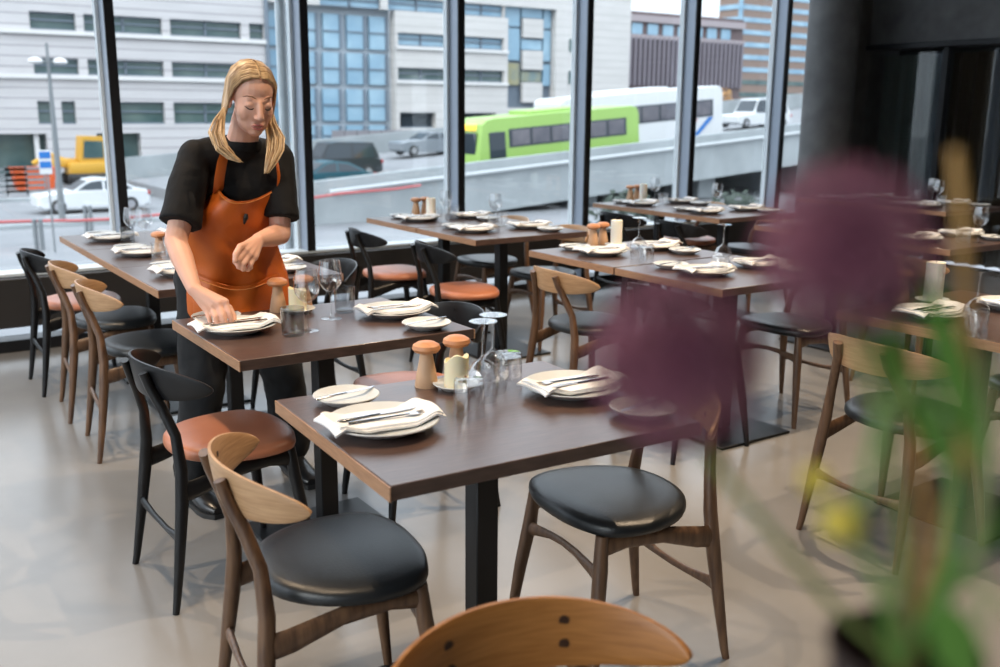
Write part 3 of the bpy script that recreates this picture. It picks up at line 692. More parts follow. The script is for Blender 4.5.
def cm(k, m):
    if (k, m) not in CACHE: CACHE[(k, m)] = to_mesh({'r': 'leg', 'f': 'leg', 's': 'rail'}.get(k[0], k) if k not in ('seat', 'backrest', 'plug') else k, CP[k], M[m], True, 45)
    return CACHE[(k, m)]
M['plug'] = mat('dark_wood_plug', L((60, 36, 22)), .5)
M['warm_veneer'] = mat('warm_oak_veneer', L((150, 96, 46)), .4, c2=L((176, 118, 62)), nscale=7, stretch=(2, 2, 30))
def chair(x, y, deg, wood, seat, label, back=None):
    t = thing('dining_chair', label, 'chair', (x, y, 0), math.radians(deg), 'dining chairs')
    bm_ = back or ('veneer' if wood == 'walnut' else wood)
    link('seat', cm('seat', seat), t); link('backrest', cm('backrest', bm_), t)
    for k in ('rl', 'rr', 'fl', 'fr'): link('leg', cm(k, wood), t)
    for k in ('sl', 'sr'): link('side_rail', cm(k, wood), t)
    for k in ('sf', 'sb'): link('stretcher', cm(k, wood), t)
    for s in (-1, 1):
        for z in (.655, .690):
            ph = math.asin(.093*s/.275); r = .275-.0062+.16*(z-.672)
            link('plug', cm('plug', 'plug' if wood == 'walnut' else wood), t, (.005-r*math.cos(ph), r*math.sin(ph), z), (0, 0, -ph))
    return t
chair(.862, 1.905, -8, 'walnut', 'blk_leather', 'walnut chair with black seat in the left foreground, at the nearest table')
chair(.935, 2.875, 2, 'blackwood', 'tan_leather', 'black chair with tan seat in front of the woman')
chair(1.588, 1.85, 175, 'walnut', 'blk_leather', 'walnut chair with black seat on the right of the nearest table')
chair(1.64, 3.03, 178, 'blackwood', 'tan_leather', 'black chair with tan seat on the right of the table the woman lays')
chair(.69, .816, 259.8, 'walnut', 'blk_leather', 'closest chair, warm oak backrest cut by the bottom frame edge', 'warm_veneer')
chair(1.02, 5.43, 0, 'blackwood', 'tan_leather', 'black chair with tan seat farthest left, beside the low sill')
chair(1.06, 4.88, -5, 'walnut', 'blk_leather', 'walnut chair in the middle of three along the left long table')
chair(1.055, 4.26, -5, 'walnut', 'blk_leather', 'walnut chair with black seat behind the black chair, at the left long table')
chair(1.74, 4.28, 180, 'blackwood', 'blk_leather', 'black chair right of the woman at the left long table')
chair(2.88, 4.62, -12, 'blackwood', 'tan_leather', 'black chair with orange tan seat at the near half of the middle window tables')
chair(2.84, 5.38, -8, 'blackwood', 'tan_leather', 'black chair with pale tan seat at the window half of the middle window tables')
chair(3.60, 4.86, 180, 'walnut', 'blk_leather', 'walnut chair on the far side of the middle window tables, near half')
chair(3.60, 5.50, 180, 'walnut', 'blk_leather', 'walnut chair on the far side of the middle window tables, window half')
chair(2.93, 3.56, -3, 'walnut', 'blk_leather', 'walnut chair with curved pale back left of the lower purple flower')
chair(3.02, 2.99, 0, 'blackwood', 'blk_leather', 'black chair almost hidden behind the lower purple flower')
chair(3.72, 3.05, 183, 'walnut', 'blk_leather', 'walnut chair with black seat between the two purple flowers')
chair(4.86, 5.40, 0, 'blackwood', 'tan_leather', 'black chair at the window half of the farthest window tables')
chair(4.82, 4.76, 0, 'blackwood', 'tan_leather', 'black chair at the near half of the farthest window tables')
chair(5.58, 5.60, 180, 'walnut', 'tan_leather', 'tan seated chair on the far side of the farthest window tables, window half')
chair(5.58, 5.00, 180, 'walnut', 'blk_leather', 'black seated chair on the far side of the farthest window tables, near half')
chair(4.74, 3.0, -5, 'walnut', 'blk_leather', 'walnut chair in the shade behind the white pillar candle')
chair(2.93, 1.86, -3, 'walnut', 'blk_leather', 'walnut chair with black seat behind the yellow blossoms at right')
chair(3.66, 1.75, 180, 'walnut', 'blk_leather', 'walnut chair at the right frame edge behind the green stems')

# ================================================================== TABLEWARE
W = {}
W['plate'] = to_mesh('dinner_plate', MB().lathe([(0, 0), (.072, 0), (.075, .003), (.100, .012), (.122, .022), (.125, .0245), (.1235, .0265), (.117, .0245), (.095, .0165), (.082, .0125), (0, .0115)], 48), M['plate'], True, 60)
W['side'] = to_mesh('side_plate', MB().lathe([(0, 0), (.045, 0), (.048, .003), (.070, .013), (.0785, .020), (.080, .022), (.0785, .0235), (.072, .021), (.055, .0135), (.047, .0115), (0, .0105)], 40), M['plate'], True, 60)
W['saucer'] = to_mesh('saucer', MB().lathe([(0, 0), (.036, 0), (.039, .003), (.056, .012), (.060, .016), (.0585, .0175), (.052, .0145), (.042, .009), (0, .008)], 36), M['plate'], True, 60)
def napkin_mesh(seed):
    rnd = random.Random(seed); mb = MB(); nx, ny = 22, 10; Lx, Ly = .262, .128
    for layer in range(2):
        ox, oy, rot = (0, 0, 0) if layer == 0 else (.008+rnd.uniform(-.006, .006), rnd.uniform(-.008, .008), rnd.uniform(-.05, .05))
        def P(i, j, top):
            x = (i/nx-.5)*Lx*(1 if layer == 0 else .93); y = (j/ny-.5)*Ly*(1 if layer == 0 else .9)
            xr, yr = x*math.cos(rot)-y*math.sin(rot)+ox, x*math.sin(rot)+y*math.cos(rot)+oy
            r = math.hypot(xr, yr)
            z = .0165+max(0, min(r-.086, .04))*.42+layer*.0052                # rests in the well, rides over the rim
            if r > .124: z -= (r-.124)*.55
            z += .0010*math.sin(x*38+seed)+.0008*math.sin(y*60+x*21+seed*2)
            return (xr, yr, z+(.005 if top else 0))
        top = [[P(i, j, 1) for j in range(ny+1)] for i in range(nx+1)]; bot = [[P(i, j, 0) for j in range(ny+1)] for i in range(nx+1)]
        rings = [t+b[::-1] for t, b in zip(top, bot)]
        mb.loft(rings)
    return to_mesh('napkin', mb, M['linen'], True, 60)
W['napkin'] = [napkin_mesh(k) for k in range(4)]
def knife_mesh(Lk=.21):
    mb = MB(); h = Lk*.5
    mb.tube([(-Lk/2, 0, .003), (-Lk/2+.01, 0, .0035), (-.02, 0, .0035), (.0, 0, .003)], [(.0025, .005), (.0032, .0062), (.003, .0052), (.0026, .0042)], 8)
    mb.prism([(0, -.0045), (.03, -.0075), (Lk/2-.02, -.0075), (Lk/2-.004, -.001), (Lk/2, .004), (.0, .0045)], .0022, .0038)
    return to_mesh('knife', mb, M['cutlery'], True, 40)
def fork_mesh(Lk=.195):
    mb = MB()
    mb.tube([(-Lk/2, 0, .003), (-Lk/2+.01, 0, .0035), (-.03, 0, .0035), (.03, 0, .004), (.045, 0, .004)], [(.0022, .005), (.003, .0062), (.0026, .004), (.0022, .003), (.002, .004)], 8)
    mb.prism([(.04, -.004), (.052, -.010), (.066, -.011), (.066, .011), (.052, .010), (.04, .004)], .0032, .0048)
    for k in range(4):
        y = -.0092+k*.00613; mb.tube([(.064, y, .004), (.082, y, .0052), (Lk/2, y*.95, .0035)], [(.0012, .0017), (.0012, .0015), (.0008, .0009)], 6)
    return to_mesh('fork', mb, M['cutlery'], True, 40)
W['knife'] = knife_mesh(); W['bknife'] = knife_mesh(.17); W['fork'] = fork_mesh()
W['wine'] = to_mesh('wine_glass', MB().lathe([(0, 0), (.034, 0), (.034, .0012), (.012, .004), (.0042, .010), (.0036, .03), (.0038, .082), (.008, .090), (.026, .104), (.038, .122), (.0415, .142), (.039, .165), (.0335, .198), (.0325, .198), (.038, .164), (.0402, .142), (.0368, .123), (.0248, .106), (.006, .0935), (0, .0925)], 36), M['glass'], True, 80)
tum = MB().lathe([(0, 0), (.032, 0), (.0345, .003), (.0372, .088), (.0358, .088), (.0330, .010), (0, .009)], 36)
W['tumbler'] = to_mesh('tumbler', tum, M['glass'], True, 60); W['tumbler_s'] = to_mesh('tumbler', tum, M['smoke'], True, 60)
def mill(x, y, z, label):
    t = thing('pepper_mill', label, 'mill', (x, y, z), random.uniform(0, 6), 'mushroom shaped wooden mills')
    link('body', MILL[0], t); link('cap', MILL[1], t)
MILL = [to_mesh('body', MB().lathe([(0, 0), (.030, 0), (.0305, .003), (.0255, .035), (.019, .068), (.0165, .084), (.0175, .090), (0, .090)], 28), M['mill_body']),
        to_mesh('cap', MB().lathe([(0, .088), (.017, .088), (.031, .092), (.0365, .100), (.034, .109), (.022, .1165), (0, .119)], 28), M['mill_cap'])]
def candle_mesh(h, r, melted):
    rings = []; n = 32
    def rim(k): return (.010*math.sin(k/n*2*PI+.6)+.006*math.sin(3*k/n*2*PI+1))*melted+h
    for (rr, f, dz) in ((0, 0, 0), (r, 0, 0), (r, .5, 0), (r, 1, 0), (r-.003, 1, .002), (r-.008, 1, -.004-.012*melted), (r-.014, 1, -.010-.016*melted), (0, 1, -.012-.016*melted)):
        rings.append([(max(rr, 1e-5)*math.cos(2*PI*k/n), max(rr, 1e-5)*math.sin(2*PI*k/n), (rim(k) if f == 1 and rr > r-.01 else h)*f+dz) for k in range(n)])
    return MB().loft(rings)
CM = {}
def candle(x, y, z, label, h=.13, r=.030, melted=0, m='wax2'):
    key = (h, r, melted, m)
    if key not in CM: CM[key] = (to_mesh('wax', candle_mesh(h, r, melted), M[m], True, 50), to_mesh('wick', MB().tube([(0, 0, h-.02), (.001, 0, h), (.003, 0, h+.006)], .0013, 6), M['frame_blk']))
    t = thing('candle', label, 'candle', (x, y, z+.0085), random.uniform(0, 6), 'pillar candles')
    link('wax', CM[key][0], t); link('wick', CM[key][1], t)
    single('saucer', W['saucer'], label.replace('pillar candle', 'small saucer under the candle').replace('melted candle', 'small saucer under the melted candle'), 'saucer', (x, y, z), (0, 0, 0), 'candle saucers')
rs = random.Random(11)
def setting(x, y, side, where, rot=0, side_plate=True, plate=True, sp=None, napk=0):
    """side=+1: the guest sits on the -x side and looks along +x"""
    a = (0 if side > 0 else PI)+rot
    ca, sa = math.cos(a), math.sin(a)
    def P(u, v, z): return (x+u*ca-v*sa, y+u*sa+v*ca, TZ+z)
    j = rs.uniform(-.06, .06)
    single('dinner_plate', W['plate'], 'grey dinner plate under napkin '+where, 'plate', P(0, 0, 0), (0, 0, a), 'dinner plates')
    single('napkin', W['napkin'][rs.randrange(4)], 'white folded napkin '+where, 'napkin', P(-.006, 0, .0005), (0, 0, a+j), 'folded napkins')
    single('knife', W['knife'], 'steel knife on napkin '+where, 'knife', P(.0, .018, .0275), (0, math.radians(-1), a+j+.04), 'table knives')
    single('fork', W['fork'], 'steel fork on napkin '+where, 'fork', P(.01, -.016, .0275), (0, 0, a+j-.05), 'table forks')
    if side_plate:
        q = P(-.01, .205, 0) if sp is None else (sp[0], sp[1], TZ)
        single('side_plate', W['side'], 'small side plate '+where, 'side plate', q, (0, 0, a), 'side plates')
        single('butter_knife', W['bknife'], 'butter knife on side plate '+where, 'knife', (q[0], q[1], TZ+.0225), (0, 0, a+.2), 'butter knives')
def wine(x, y, label, inv=False): single('wine_glass', W['wine'], label, 'wine glass', (x, y, TZ+(.198 if inv else 0)), (PI if inv else 0, 0, rs.uniform(0, 6)), 'wine glasses')
def tumbler(x, y, label, inv=False, smoke=False): single('tumbler', W['tumbler_s' if smoke else 'tumbler'], label, 'tumbler', (x, y, TZ+(.088 if inv else 0)), (PI if inv else 0, 0, rs.uniform(0, 6)), 'water tumblers')
def q(px, py): p = pz(px, py, TZ); return p.x, p.y
# --- nearest table
setting(.945, 1.86, 1, 'at the left of the nearest table', rot=-.04, sp=(.962, 2.085))
setting(1.475, 1.86, -1, 'at the right of the nearest table', rot=-.03, sp=(1.50, 1.625))
mill(1.197, 2.108, TZ, 'mushroom shaped wooden mill, left one on the nearest table'); mill(1.297, 2.125, TZ, 'mushroom shaped wooden mill behind the melted candle on the nearest table')
candle(1.248, 2.045, TZ, 'short melted candle on the nearest table', .072, .031, 1, 'wax')
tumbler(1.158, 1.842, 'upturned tumbler at the front of the glasses on the nearest table', True); tumbler(1.375, 2.0, 'upturned tumbler at the back of the glasses on the nearest table', True)
wine(1.250, 1.925, 'upturned wine glass at the front on the nearest table', True); wine(1.312, 1.975, 'upturned wine glass at the back on the nearest table', True)
# --- the woman's table
setting(1.005, 2.985, 1, "under the woman's hand", sp=(1.0, 3.165))
setting(1.545, 2.94, -1, "at the right of the woman's table", sp=(1.535, 2.70))
mill(1.235, 3.215, TZ, "mushroom shaped wooden mill, left one on the woman's table"); mill(1.335, 3.225, TZ, "mushroom shaped wooden mill behind the candle on the woman's table")
candle(1.283, 3.155, TZ, "short melted candle on the woman's table", .075, .031, .5, 'wax')
tumbler(1.135, 2.838, "smoke grey tumbler nearest on the woman's table", False, True); tumbler(1.425, 3.08, "smoke grey tumbler behind the wine glasses on the woman's table", False, True)
wine(1.198, 2.868, "left wine glass of two on the woman's table"); wine(1.338, 3.0, "right wine glass of two on the woman's table")
# --- long table at the left window
for y, w in ((5.46, 'window-end'), (4.83, 'middle'), (4.16, 'near-end')):
    setting(1.19, y, 1, 'at the '+w+' left seat of the left window row')
    if w != 'middle': setting(1.58, y+.05, -1, 'at the '+w+' right seat of the left window row')
g = [('wine', 133, 243), ('wine', 144, 245), ('tum', 128, 243)]
x, y = q(134, 246); wine(x, y, 'left wine glass of two at the window end of the left long table')
x, y = q(146, 248); wine(x, y, 'right wine glass of two at the window end of the left long table')
x, y = q(128, 243); tumbler(x, y, 'smoke grey tumbler before the dark mullion on the left long table', False, True)
x, y = q(160, 256); mill(x, y, TZ, "mushroom shaped wooden mill beside the woman's sleeve on the left long table"); tumbler(x-.05, y-.18, "tumbler beside the woman's forearm on the left long table")
# --- middle window tables
for y, w in ((5.46, 'window-half'), (4.80, 'near')):
    setting(3.055, y, 1, 'at the '+w+' left seat of the middle window tables'); setting(3.44, y, -1, 'at the '+w+' right seat of the middle window tables')
x, y = q(416, 215); mill(x, y, TZ, 'mushroom shaped wooden mill, left one on the middle window tables'); mill(x+.08, y+.02, TZ, 'mushroom shaped wooden mill by the candle on the middle window tables')
x, y = q(431, 219); candle(x, y, TZ, 'tall white pillar candle on the middle window tables', .125)
x, y = q(446, 222); wine(x, y, 'left wine glass on the middle window tables'); x, y = q(441, 221); tumbler(x-.03, y-.06, 'tumbler left of the wine glass on the middle window tables'); x, y = q(453, 219); tumbler(x, y, 'tumbler right of the left wine glass on the middle window tables')
x, y = q(494, 227); wine(x+.03, y+.03, 'right wine glass on the middle window tables'); x, y = q(494, 232); tumbler(x, y, 'front tumbler under the right wine glass on the middle window tables'); x, y = q(502, 226); tumbler(x, y, 'tumbler behind the right wine glass on the middle window tables')
# --- paired tables behind the lower flower
for y, w in ((3.70, 'far'), (3.0, 'near')):
    setting(3.10, y, 1, 'at the '+w+' left seat of the lower-flower tables'); setting(3.47, y+.02, -1, 'at the '+w+' right seat of the lower-flower tables')
x, y = q(593, 246); mill(x, y, TZ, 'mushroom shaped wooden mill, left one on the tables behind the lower flower'); mill(x+.09, y+.03, TZ, 'mushroom shaped wooden mill by the candle behind the lower flower')
x, y = q(616, 247); candle(x, y, TZ, 'tall white pillar candle on the tables behind the lower flower', .13)
x, y = q(638, 259); wine(x, y, 'upturned wine glass beside the candle behind the lower flower', True); x, y = q(643, 263); tumbler(x, y-.02, 'upturned tumbler beside the candle behind the lower flower', True)
x, y = q(722, 268); wine(x, y, 'upturned wine glass at the near corner behind the lower flower', True); x, y = q(719, 275); tumbler(x, y, 'upturned tumbler at the near corner behind the lower flower', True)
# --- farthest window tables
for y, w in ((5.55, 'window-half'), (4.88, 'near')):
    setting(5.02, y, 1, 'at the '+w+' left seat of the farthest window tables'); setting(5.42, y, -1, 'at the '+w+' right seat of the farthest window tables')
x, y = q(630, 200); mill(x, y, TZ, 'mushroom shaped wooden mill, left one on the farthest window tables'); mill(x+.09, y+.02, TZ, 'mushroom shaped wooden mill by the candle on the farthest window tables')
x, y = q(643, 202); candle(x, y, TZ, 'tall white pillar candle on the farthest window tables', .13)
x, y = q(658, 204); wine(x, y+.04, 'wine glass beside the candle on the farthest window tables'); tumbler(x, y-.05, 'tumbler beside the candle on the farthest window tables')
x, y = q(716, 211); wine(x, y, 'wine glass at the near corner of the farthest window tables')
# --- shaded tables behind the upper flower, dim tables, candle table
for y, w in ((3.86, 'far'), (3.2, 'near')):
    setting(4.96, y, 1, 'at the '+w+' left seat of the shaded tables'); setting(5.36, y, -1, 'at the '+w+' right seat of the shaded tables')
x, y = q(978, 243); wine(x, y, 'wine glass on the shaded tables behind the upper flower'); tumbler(x-.1, y+.03, 'tumbler on the shaded tables behind the upper flower')
for y, w in ((5.05, 'window-half'), (4.38, 'near')):
    setting(6.80, y, 1, 'at the '+w+' left seat of the dim screen-side tables'); setting(7.19, y, -1, 'at the '+w+' right seat of the dim screen-side tables')
x, y = q(931, 204); wine(x, y, 'left wine glass on the dim tables by the screen'); x, y = q(937, 206); wine(x, y, 'right wine glass on the dim tables by the screen'); x, y = q(925, 202); tumbler(x, y+.1, 'dark tumbler left of the wine glasses on the dim tables'); x, y = q(938, 207); tumbler(x, y-.02, 'dark tumbler before the wine glasses on the dim tables')
setting(3.115, 1.93, 1, 'beside the white pillar candle at the right', side_plate=False); setting(3.50, 1.86, -1, 'at the right frame edge of the candle table', side_plate=False)
x, y = q(932, 303); candle(x, y, TZ, 'tall white pillar candle behind the green stems', .145, .034)
x, y = q(974, 330); wine(x, y, 'upturned wine glass right of the white pillar candle', True); tumbler(x-.08, y-.05, 'upturned tumbler right of the white pillar candle', True)
x, y = q(908, 302); mill(x, y+.03, TZ, 'mushroom shaped wooden mill left of the white pillar candle')
# ================================================================== THE WOMAN
PB = Vector((1.17, 3.5, 0))
per = thing('person', 'woman in black shirt and orange leather apron leaning over to lay a plate', 'person', PB)
Mi = Matrix.Translation(-PB)
M['skin'] = mat('skin', L((214, 164, 142)), .48, c2=L((222, 174, 152)), nscale=9, sss=.12)
M['lips'] = mat('lips', L((178, 104, 98)), .4)
M['hair'] = mat('blonde_hair', L((176, 146, 108)), .42, c2=L((208, 182, 146)), nscale=26, stretch=(3, 3, .7))
M['hair_d'] = mat('dark_blonde_hair', L((122, 94, 66)), .45, c2=L((160, 130, 94)), nscale=22, stretch=(3, 3, .7))
M['brow'] = mat('eyebrow', L((112, 78, 54)), .6)
M['lash'] = mat('eyelash', L((48, 32, 26)), .6)
M['shirt'] = mat('black_shirt', (.007, .007, .008), .8, spec=.3, bump=.25, bscale=90)
M['trouser'] = mat('charcoal_trousers', (.014, .015, .017), .85, spec=.3, bump=.2, bscale=60)
M['shoe'] = mat('black_shoe', (.012, .012, .013), .28)
M['apron'] = mat('tan_apron_leather', L((208, 106, 32)), .46, c2=L((186, 88, 22)), nscale=5, bump=.12, bscale=120)
M['apron_d'] = mat('apron_stitching', L((214, 140, 72)), .6)
# head frame: x = her left, y = face, z = up
HC = Vector((1.190, 3.26, 1.462))
pit = math.radians(17); fw = Vector((-.03, -math.cos(pit), -math.sin(pit))).normalized()
lf = Vector((1, -.10, -.06)); lf = (lf-fw*lf.dot(fw)).normalized(); up = fw.cross(lf)
HM = Matrix.Identity(4)
for i in range(3): HM[i][0] = lf[i]; HM[i][1] = fw[i]; HM[i][2] = up[i]; HM[i][3] = HC[i]
HM = Mi @ HM
hs = .97
def hp(x, y, z): return tuple(HM @ Vector((x*hs, y*hs, z*hs)))
b = MB()
def hell(c, r): b.ell(tuple(k*hs for k in c), tuple(k*hs for k in r), HM, 24, 16)
def hcap(p, r0, q_, r1): b.caps(tuple(k*hs for k in p), r0*hs, tuple(k*hs for k in q_), r1*hs, 12, HM)
hell((0, -.012, .036), (.073, .094, .082)); hell((0, .026, -.018), (.062, .066, .084)); hell((0, .034, -.064), (.053, .053, .048))
hell((0, .062, -.094), (.026, .022, .019))
for s in (-1, 1):
    hell((s*.033, .052, -.030), (.028, .029, .036)); hell((s*.024, .070, .021), (.018, .011, .009)); hell((s*.030, .0745, -.001), (.0165, .013, .012))
    hell((s*.074, -.004, -.010), (.008, .018, .029)); hell((s*.010, .096, -.040), (.0085, .009, .007))
hcap((0, .084, .010), .0085, (0, .101, -.020), .0085); hcap((0, .101, -.020), .009, (0, .105, -.035), .0115)
hcap((-.014, .084, -.066), .007, (.014, .084, -.066), .007); hcap((-.011, .084, -.077), .0075, (.011, .084, -.077), .0075)
hcap((0, -.02, -.06), .050, (0, -.035, -.10), .050)
def W_(p): return tuple(Vector(p)-PB)
def C(p, r0, q_, r1): b.caps(W_(p), r0, W_(q_), r1, 14)
nb = (1.185, 3.375, 1.285)
nk = PB+Vector(hp(0, -.030, -.085)); C(nk, .050, nb, .056)
# trunk and legs continue under the clothes
C((1.175, 3.425, 1.20), .060, (1.165, 3.50, .95), .085)
SR, ER, WR = Vector((1.025, 3.375, 1.27)), Vector((.914, 3.275, 1.00)), at(194, 289, 3.085)
SL, EL, WL = Vector((1.330, 3.40, 1.258)), Vector((1.292, 3.315, .995)), at(258, 240, 3.17)
C(nb, .06, SR, .05); C(nb, .06, SL, .05)
for S_, E_, W2 in ((SR, ER, WR), (SL, EL, WL)):
    C(S_, .048, E_, .037); m_ = E_.lerp(W2, .35); C(E_, .036, m_, .037); C(m_, .037, W2, .0235)
HR, KR, AR = Vector((1.075, 3.51, .88)), Vector((1.025, 3.44, .47)), Vector((.975, 3.47, .09))
HL, KL, AL = Vector((1.265, 3.53, .88)), Vector((1.335, 3.47, .47)), Vector((1.40, 3.55, .09))
for A_, B_, D_ in ((HR, KR, AR), (HL, KL, AL)):
    C(A_, .085, B_, .055); C(B_, .052, D_, .036)
# right hand: flat, reaching down to the cutlery
def P3(px, py, Y): return at(px, py, Y)
kn = [P3(206.5, 309, 3.045), P3(212, 306, 3.03), P3(218.5, 303.5, 3.018), P3(225, 302, 3.012)]
C(WR, .023, kn[1], .0165); C(WR, .023, kn[2], .0165); C(WR, .020, kn[0], .0135); C(WR, .020, kn[3], .0135); C(kn[0], .0125, kn[3], .0130)
tips = [(P3(209, 319, 3.022), P3(212.5, 327.5, 3.012)), (P3(215.5, 318, 3.002), P3(219.5, 330, 2.992)), (P3(222.5, 316, 2.992), P3(227, 330, 2.982)), (P3(229.5, 314, 2.992), P3(233, 325.5, 2.986))]
for k, (m_, e_) in enumerate(tips):
    r = (.0078, .0088, .0090, .0085)[k]
    md = m_+Vector((0, 0, .004)); C(kn[k], r+.0018, md, r+.0006); C(md, r+.0004, m_.lerp(e_, .55), r); C(m_.lerp(e_, .55), r, e_, r*.82)
th = [WR.lerp(kn[3], .45)+Vector((.008, .012, -.008)), P3(229, 308, 3.055), P3(233.5, 316, 3.035), P3(234.5, 322, 3.02)]
C(th[0], .0135, th[1], .0125); C(th[1], .0115, th[2], .0105); C(th[2], .0100, th[3], .0085)
# left hand: loosely closed, fingers curled towards the apron
kn = [P3(242.5, 247.5, 3.105), P3(245.5, 251, 3.098), P3(249.5, 254.5, 3.098), P3(254, 257, 3.105)]
for k_ in kn: C(WL, .021, k_, .0145)
C(kn[0], .013, kn[3], .012)
cur = [((236, 254, 3.085), (235.2, 262, 3.092), (238.5, 266, 3.112)), ((238, 260, 3.078), (238.5, 266.8, 3.088), (243, 268, 3.11)), ((243.5, 264, 3.078), (243, 269.2, 3.09), (247.5, 268.5, 3.112)), ((250.5, 265, 3.088), (248, 269.8, 3.098), (251.5, 267.5, 3.118))]
for k, (a_, c_, e_) in enumerate(cur):
    r = (.0088, .0092, .0088, .0078)[k]; a_, c_, e_ = P3(*a_), P3(*c_), P3(*e_)
    C(kn[k], r+.0016, a_, r+.0006); C(a_, r+.0004, c_, r); C(c_, r, e_, r*.85)
th = [WL.lerp(kn[0], .4)+Vector((-.012, -.010, 0)), P3(240, 247, 3.09), P3(235.5, 254.5, 3.075), P3(235, 261, 3.068)]
C(th[0], .0135, th[1], .0120); C(th[1], .0112, th[2], .0102); C(th[2], .0098, th[3], .0082)
me = remesh(b, .0034, 4); me.materials.append(M['skin']); me.name = 'body'; link('body', me, per)
# face details
for s in (-1, 1):
    part('eyebrow', MB().tube([hp(s*.014, .0885, .024), hp(s*.028, .0855, .030), hp(s*.042, .074, .029), hp(s*.052, .062, .022)], [.0012, (.0022, .0030), (.0020, .0026), .0008], 8), M['brow'], per)
    part('eyelashes', MB().tube([hp(s*.016, .0855, -.007), hp(s*.026, .0880, -.0125), hp(s*.036, .0850, -.0125), hp(s*.047, .0735, -.006)], [.0010, .0017, .0019, .0010], 8), M['lash'], per)
lp = MB()
lp.tube([hp(-.021, .083, -.0705), hp(-.011, .0925, -.066), hp(-.004, .0955, -.0635), hp(0, .0955, -.065), hp(.004, .0955, -.0635), hp(.011, .0925, -.066), hp(.021, .083, -.0705)], [.0012, .0030, .0036, .0032, .0036, .0030, .0012], 8)
lp.tube([hp(-.020, .083, -.0720), hp(-.010, .0925, -.0775), hp(0, .0950, -.0790), hp(.010, .0925, -.0775), hp(.020, .083, -.0720)], [.0012, .0036, .0044, .0036, .0012], 8)
part('lips', lp, M['lips'], per)
# hair: cap with a centre parting plus combed strands gathered below the ears
cap = MB(); nu, nv = 40, 22; rings = []
def hairpt(a, t, k=1.0):            # a: angle round the head from the face, t: 0 crown .. 1 lower rim
    lim = 1.0
    th_ = t*(PI*.27 + PI*.36*(1-max(0, math.cos(a)))**.9*.9)
    return ((.0775*math.sin(th_)*math.sin(a))*k, (-.012+.0985*math.sin(th_)*math.cos(a)*k), .036+.0875*math.cos(th_)*k)
for i in range(nv+1):
    t = max(i/nv, .02); rings.append([hp(*hairpt(2*PI*j/nu, t)) for j in range(nu)])
inner = [[hp(*hairpt(2*PI*j/nu, max(i/nv, .02), .93)) for j in range(nu)] for i in range(nv, -1, -1)]
cap.loft(rings+inner, True, True); hr = part('hair', cap, M['hair'], per, True, 80)
rh = random.Random(5); st_ = MB(); sd = MB()
RL = [at(219, 122, 3.245), at(216.5, 134, 3.215), at(221, 147, 3.185), at(231, 156, 3.168), at(241, 161.5, 3.160)]
LL = [at(270, 124, 3.265), at(275, 138, 3.225), at(274, 150, 3.195), at(270, 162, 3.175), at(266, 173, 3.165)]
for s, path in ((-1, RL), (1, LL)):
    for k in range(64):
        u = k/63
        y0_ = .084-.165*u
        p = []
        for q_ in range(6):                                   # from the parting down the side of the head
            v = q_/5
            ax = s*(.004+.0795*math.sin(v*PI*.5)); ay = y0_*(1-v)+v*(-.014-.034*u+.010*(1-u)); az = .1235-.030*(y0_/.09)**2-(.155+.02*u)*v**2.0
            d = Vector((ax/.0775, (ay+.012)/.0985, (az-.036)/.0875))
            if d.length < 1.03 or v < .6: d = d.normalized()*(1.03+rh.uniform(0, .035))
            p.append(Vector(hp(d.x*.0775, d.y*.0985-.012, d.z*.0875+.036)))
        spread = Vector((rh.gauss(0, .008), rh.gauss(0, .008), rh.gauss(0, .004)))
        n_ = rh.choice((3, 4, 4, 5))
        for i, w in enumerate(path[:n_]):
            f_ = (.9, 1.35, 1.35, 1.0, .45)[i]
            p.append(w-PB+spread*f_)
        (st_ if rh.random() < .62 else sd).tube(p, [.0016]+[.0034]*(len(p)-2)+[.0007], 5)
for k in range(26):                                           # back of the head
    a = PI*.62+PI*.76*k/25
    p = [Vector(hp(*hairpt(a, max(.04, t/5), 1.035))) for t in range(6)]
    sd.tube(p, [.0015, .004, .0045, .0045, .004, .002], 5)
part('light_strands', st_, M['hair'], hr); part('dark_strands', sd, M['hair_d'], hr)
# shirt
s_ = MB()
def ring(c, a, bdep, h, tilt=0):
    out = []
    for k in range(28):
        q_ = 2*PI*k/28; x, y = a*math.copysign(abs(math.cos(q_))**.85, math.cos(q_)), bdep*math.copysign(abs(math.sin(q_))**.85, math.sin(q_))
        v = Vector((x, y, 0)); v.rotate(Euler((tilt, 0, math.radians(-6)))); out.append(tuple(Vector(c)+v-PB))
    return out
s_.loft([ring((1.165, 3.525, .86), .185, .125, 0, .1), ring((1.165, 3.505, .95), .172, .118, 0, .2), ring((1.168, 3.47, 1.05), .168, .118, 0, .3), ring((1.172, 3.43, 1.14), .182, .122, 0, .42), ring((1.178, 3.405, 1.215), .188, .108, 0, .5), ring((1.182, 3.395, 1.265), .165, .085, 0, .5), ring((1.186, 3.385, 1.305), .09, .068, 0, .5)])
for S_, E_, k in ((SR, ER, .80), (SL, EL, .80)):
    e_ = S_.lerp(E_, k); m_ = S_.lerp(E_, .45)
    s_.caps(W_(S_), .058, W_(m_), .062, 16)
    s_.tube([W_(S_.lerp(E_, .2)), W_(m_), W_(e_)], [.062, .065, .070], 18)
s_.caps(W_(nb), .066, W_(SR), .054, 16); s_.caps(W_(nb), .066, W_(SL), .054, 16)
me = remesh(s_, .007, 3); me.name = 'shirt'; me.materials.append(M['shirt']); shirt = link('shirt', me, per)
tx = bpy.data.textures.new('cloth_folds', 'CLOUDS'); tx.noise_scale = .09
dm = shirt.modifiers.new('folds', 'DISPLACE'); dm.texture = tx; dm.strength = .014; dm.mid_level = .5
cl = MB(); d_ = (nk-Vector(nb)).normalized(); c0 = Vector(nb)+d_*.028
pts = []
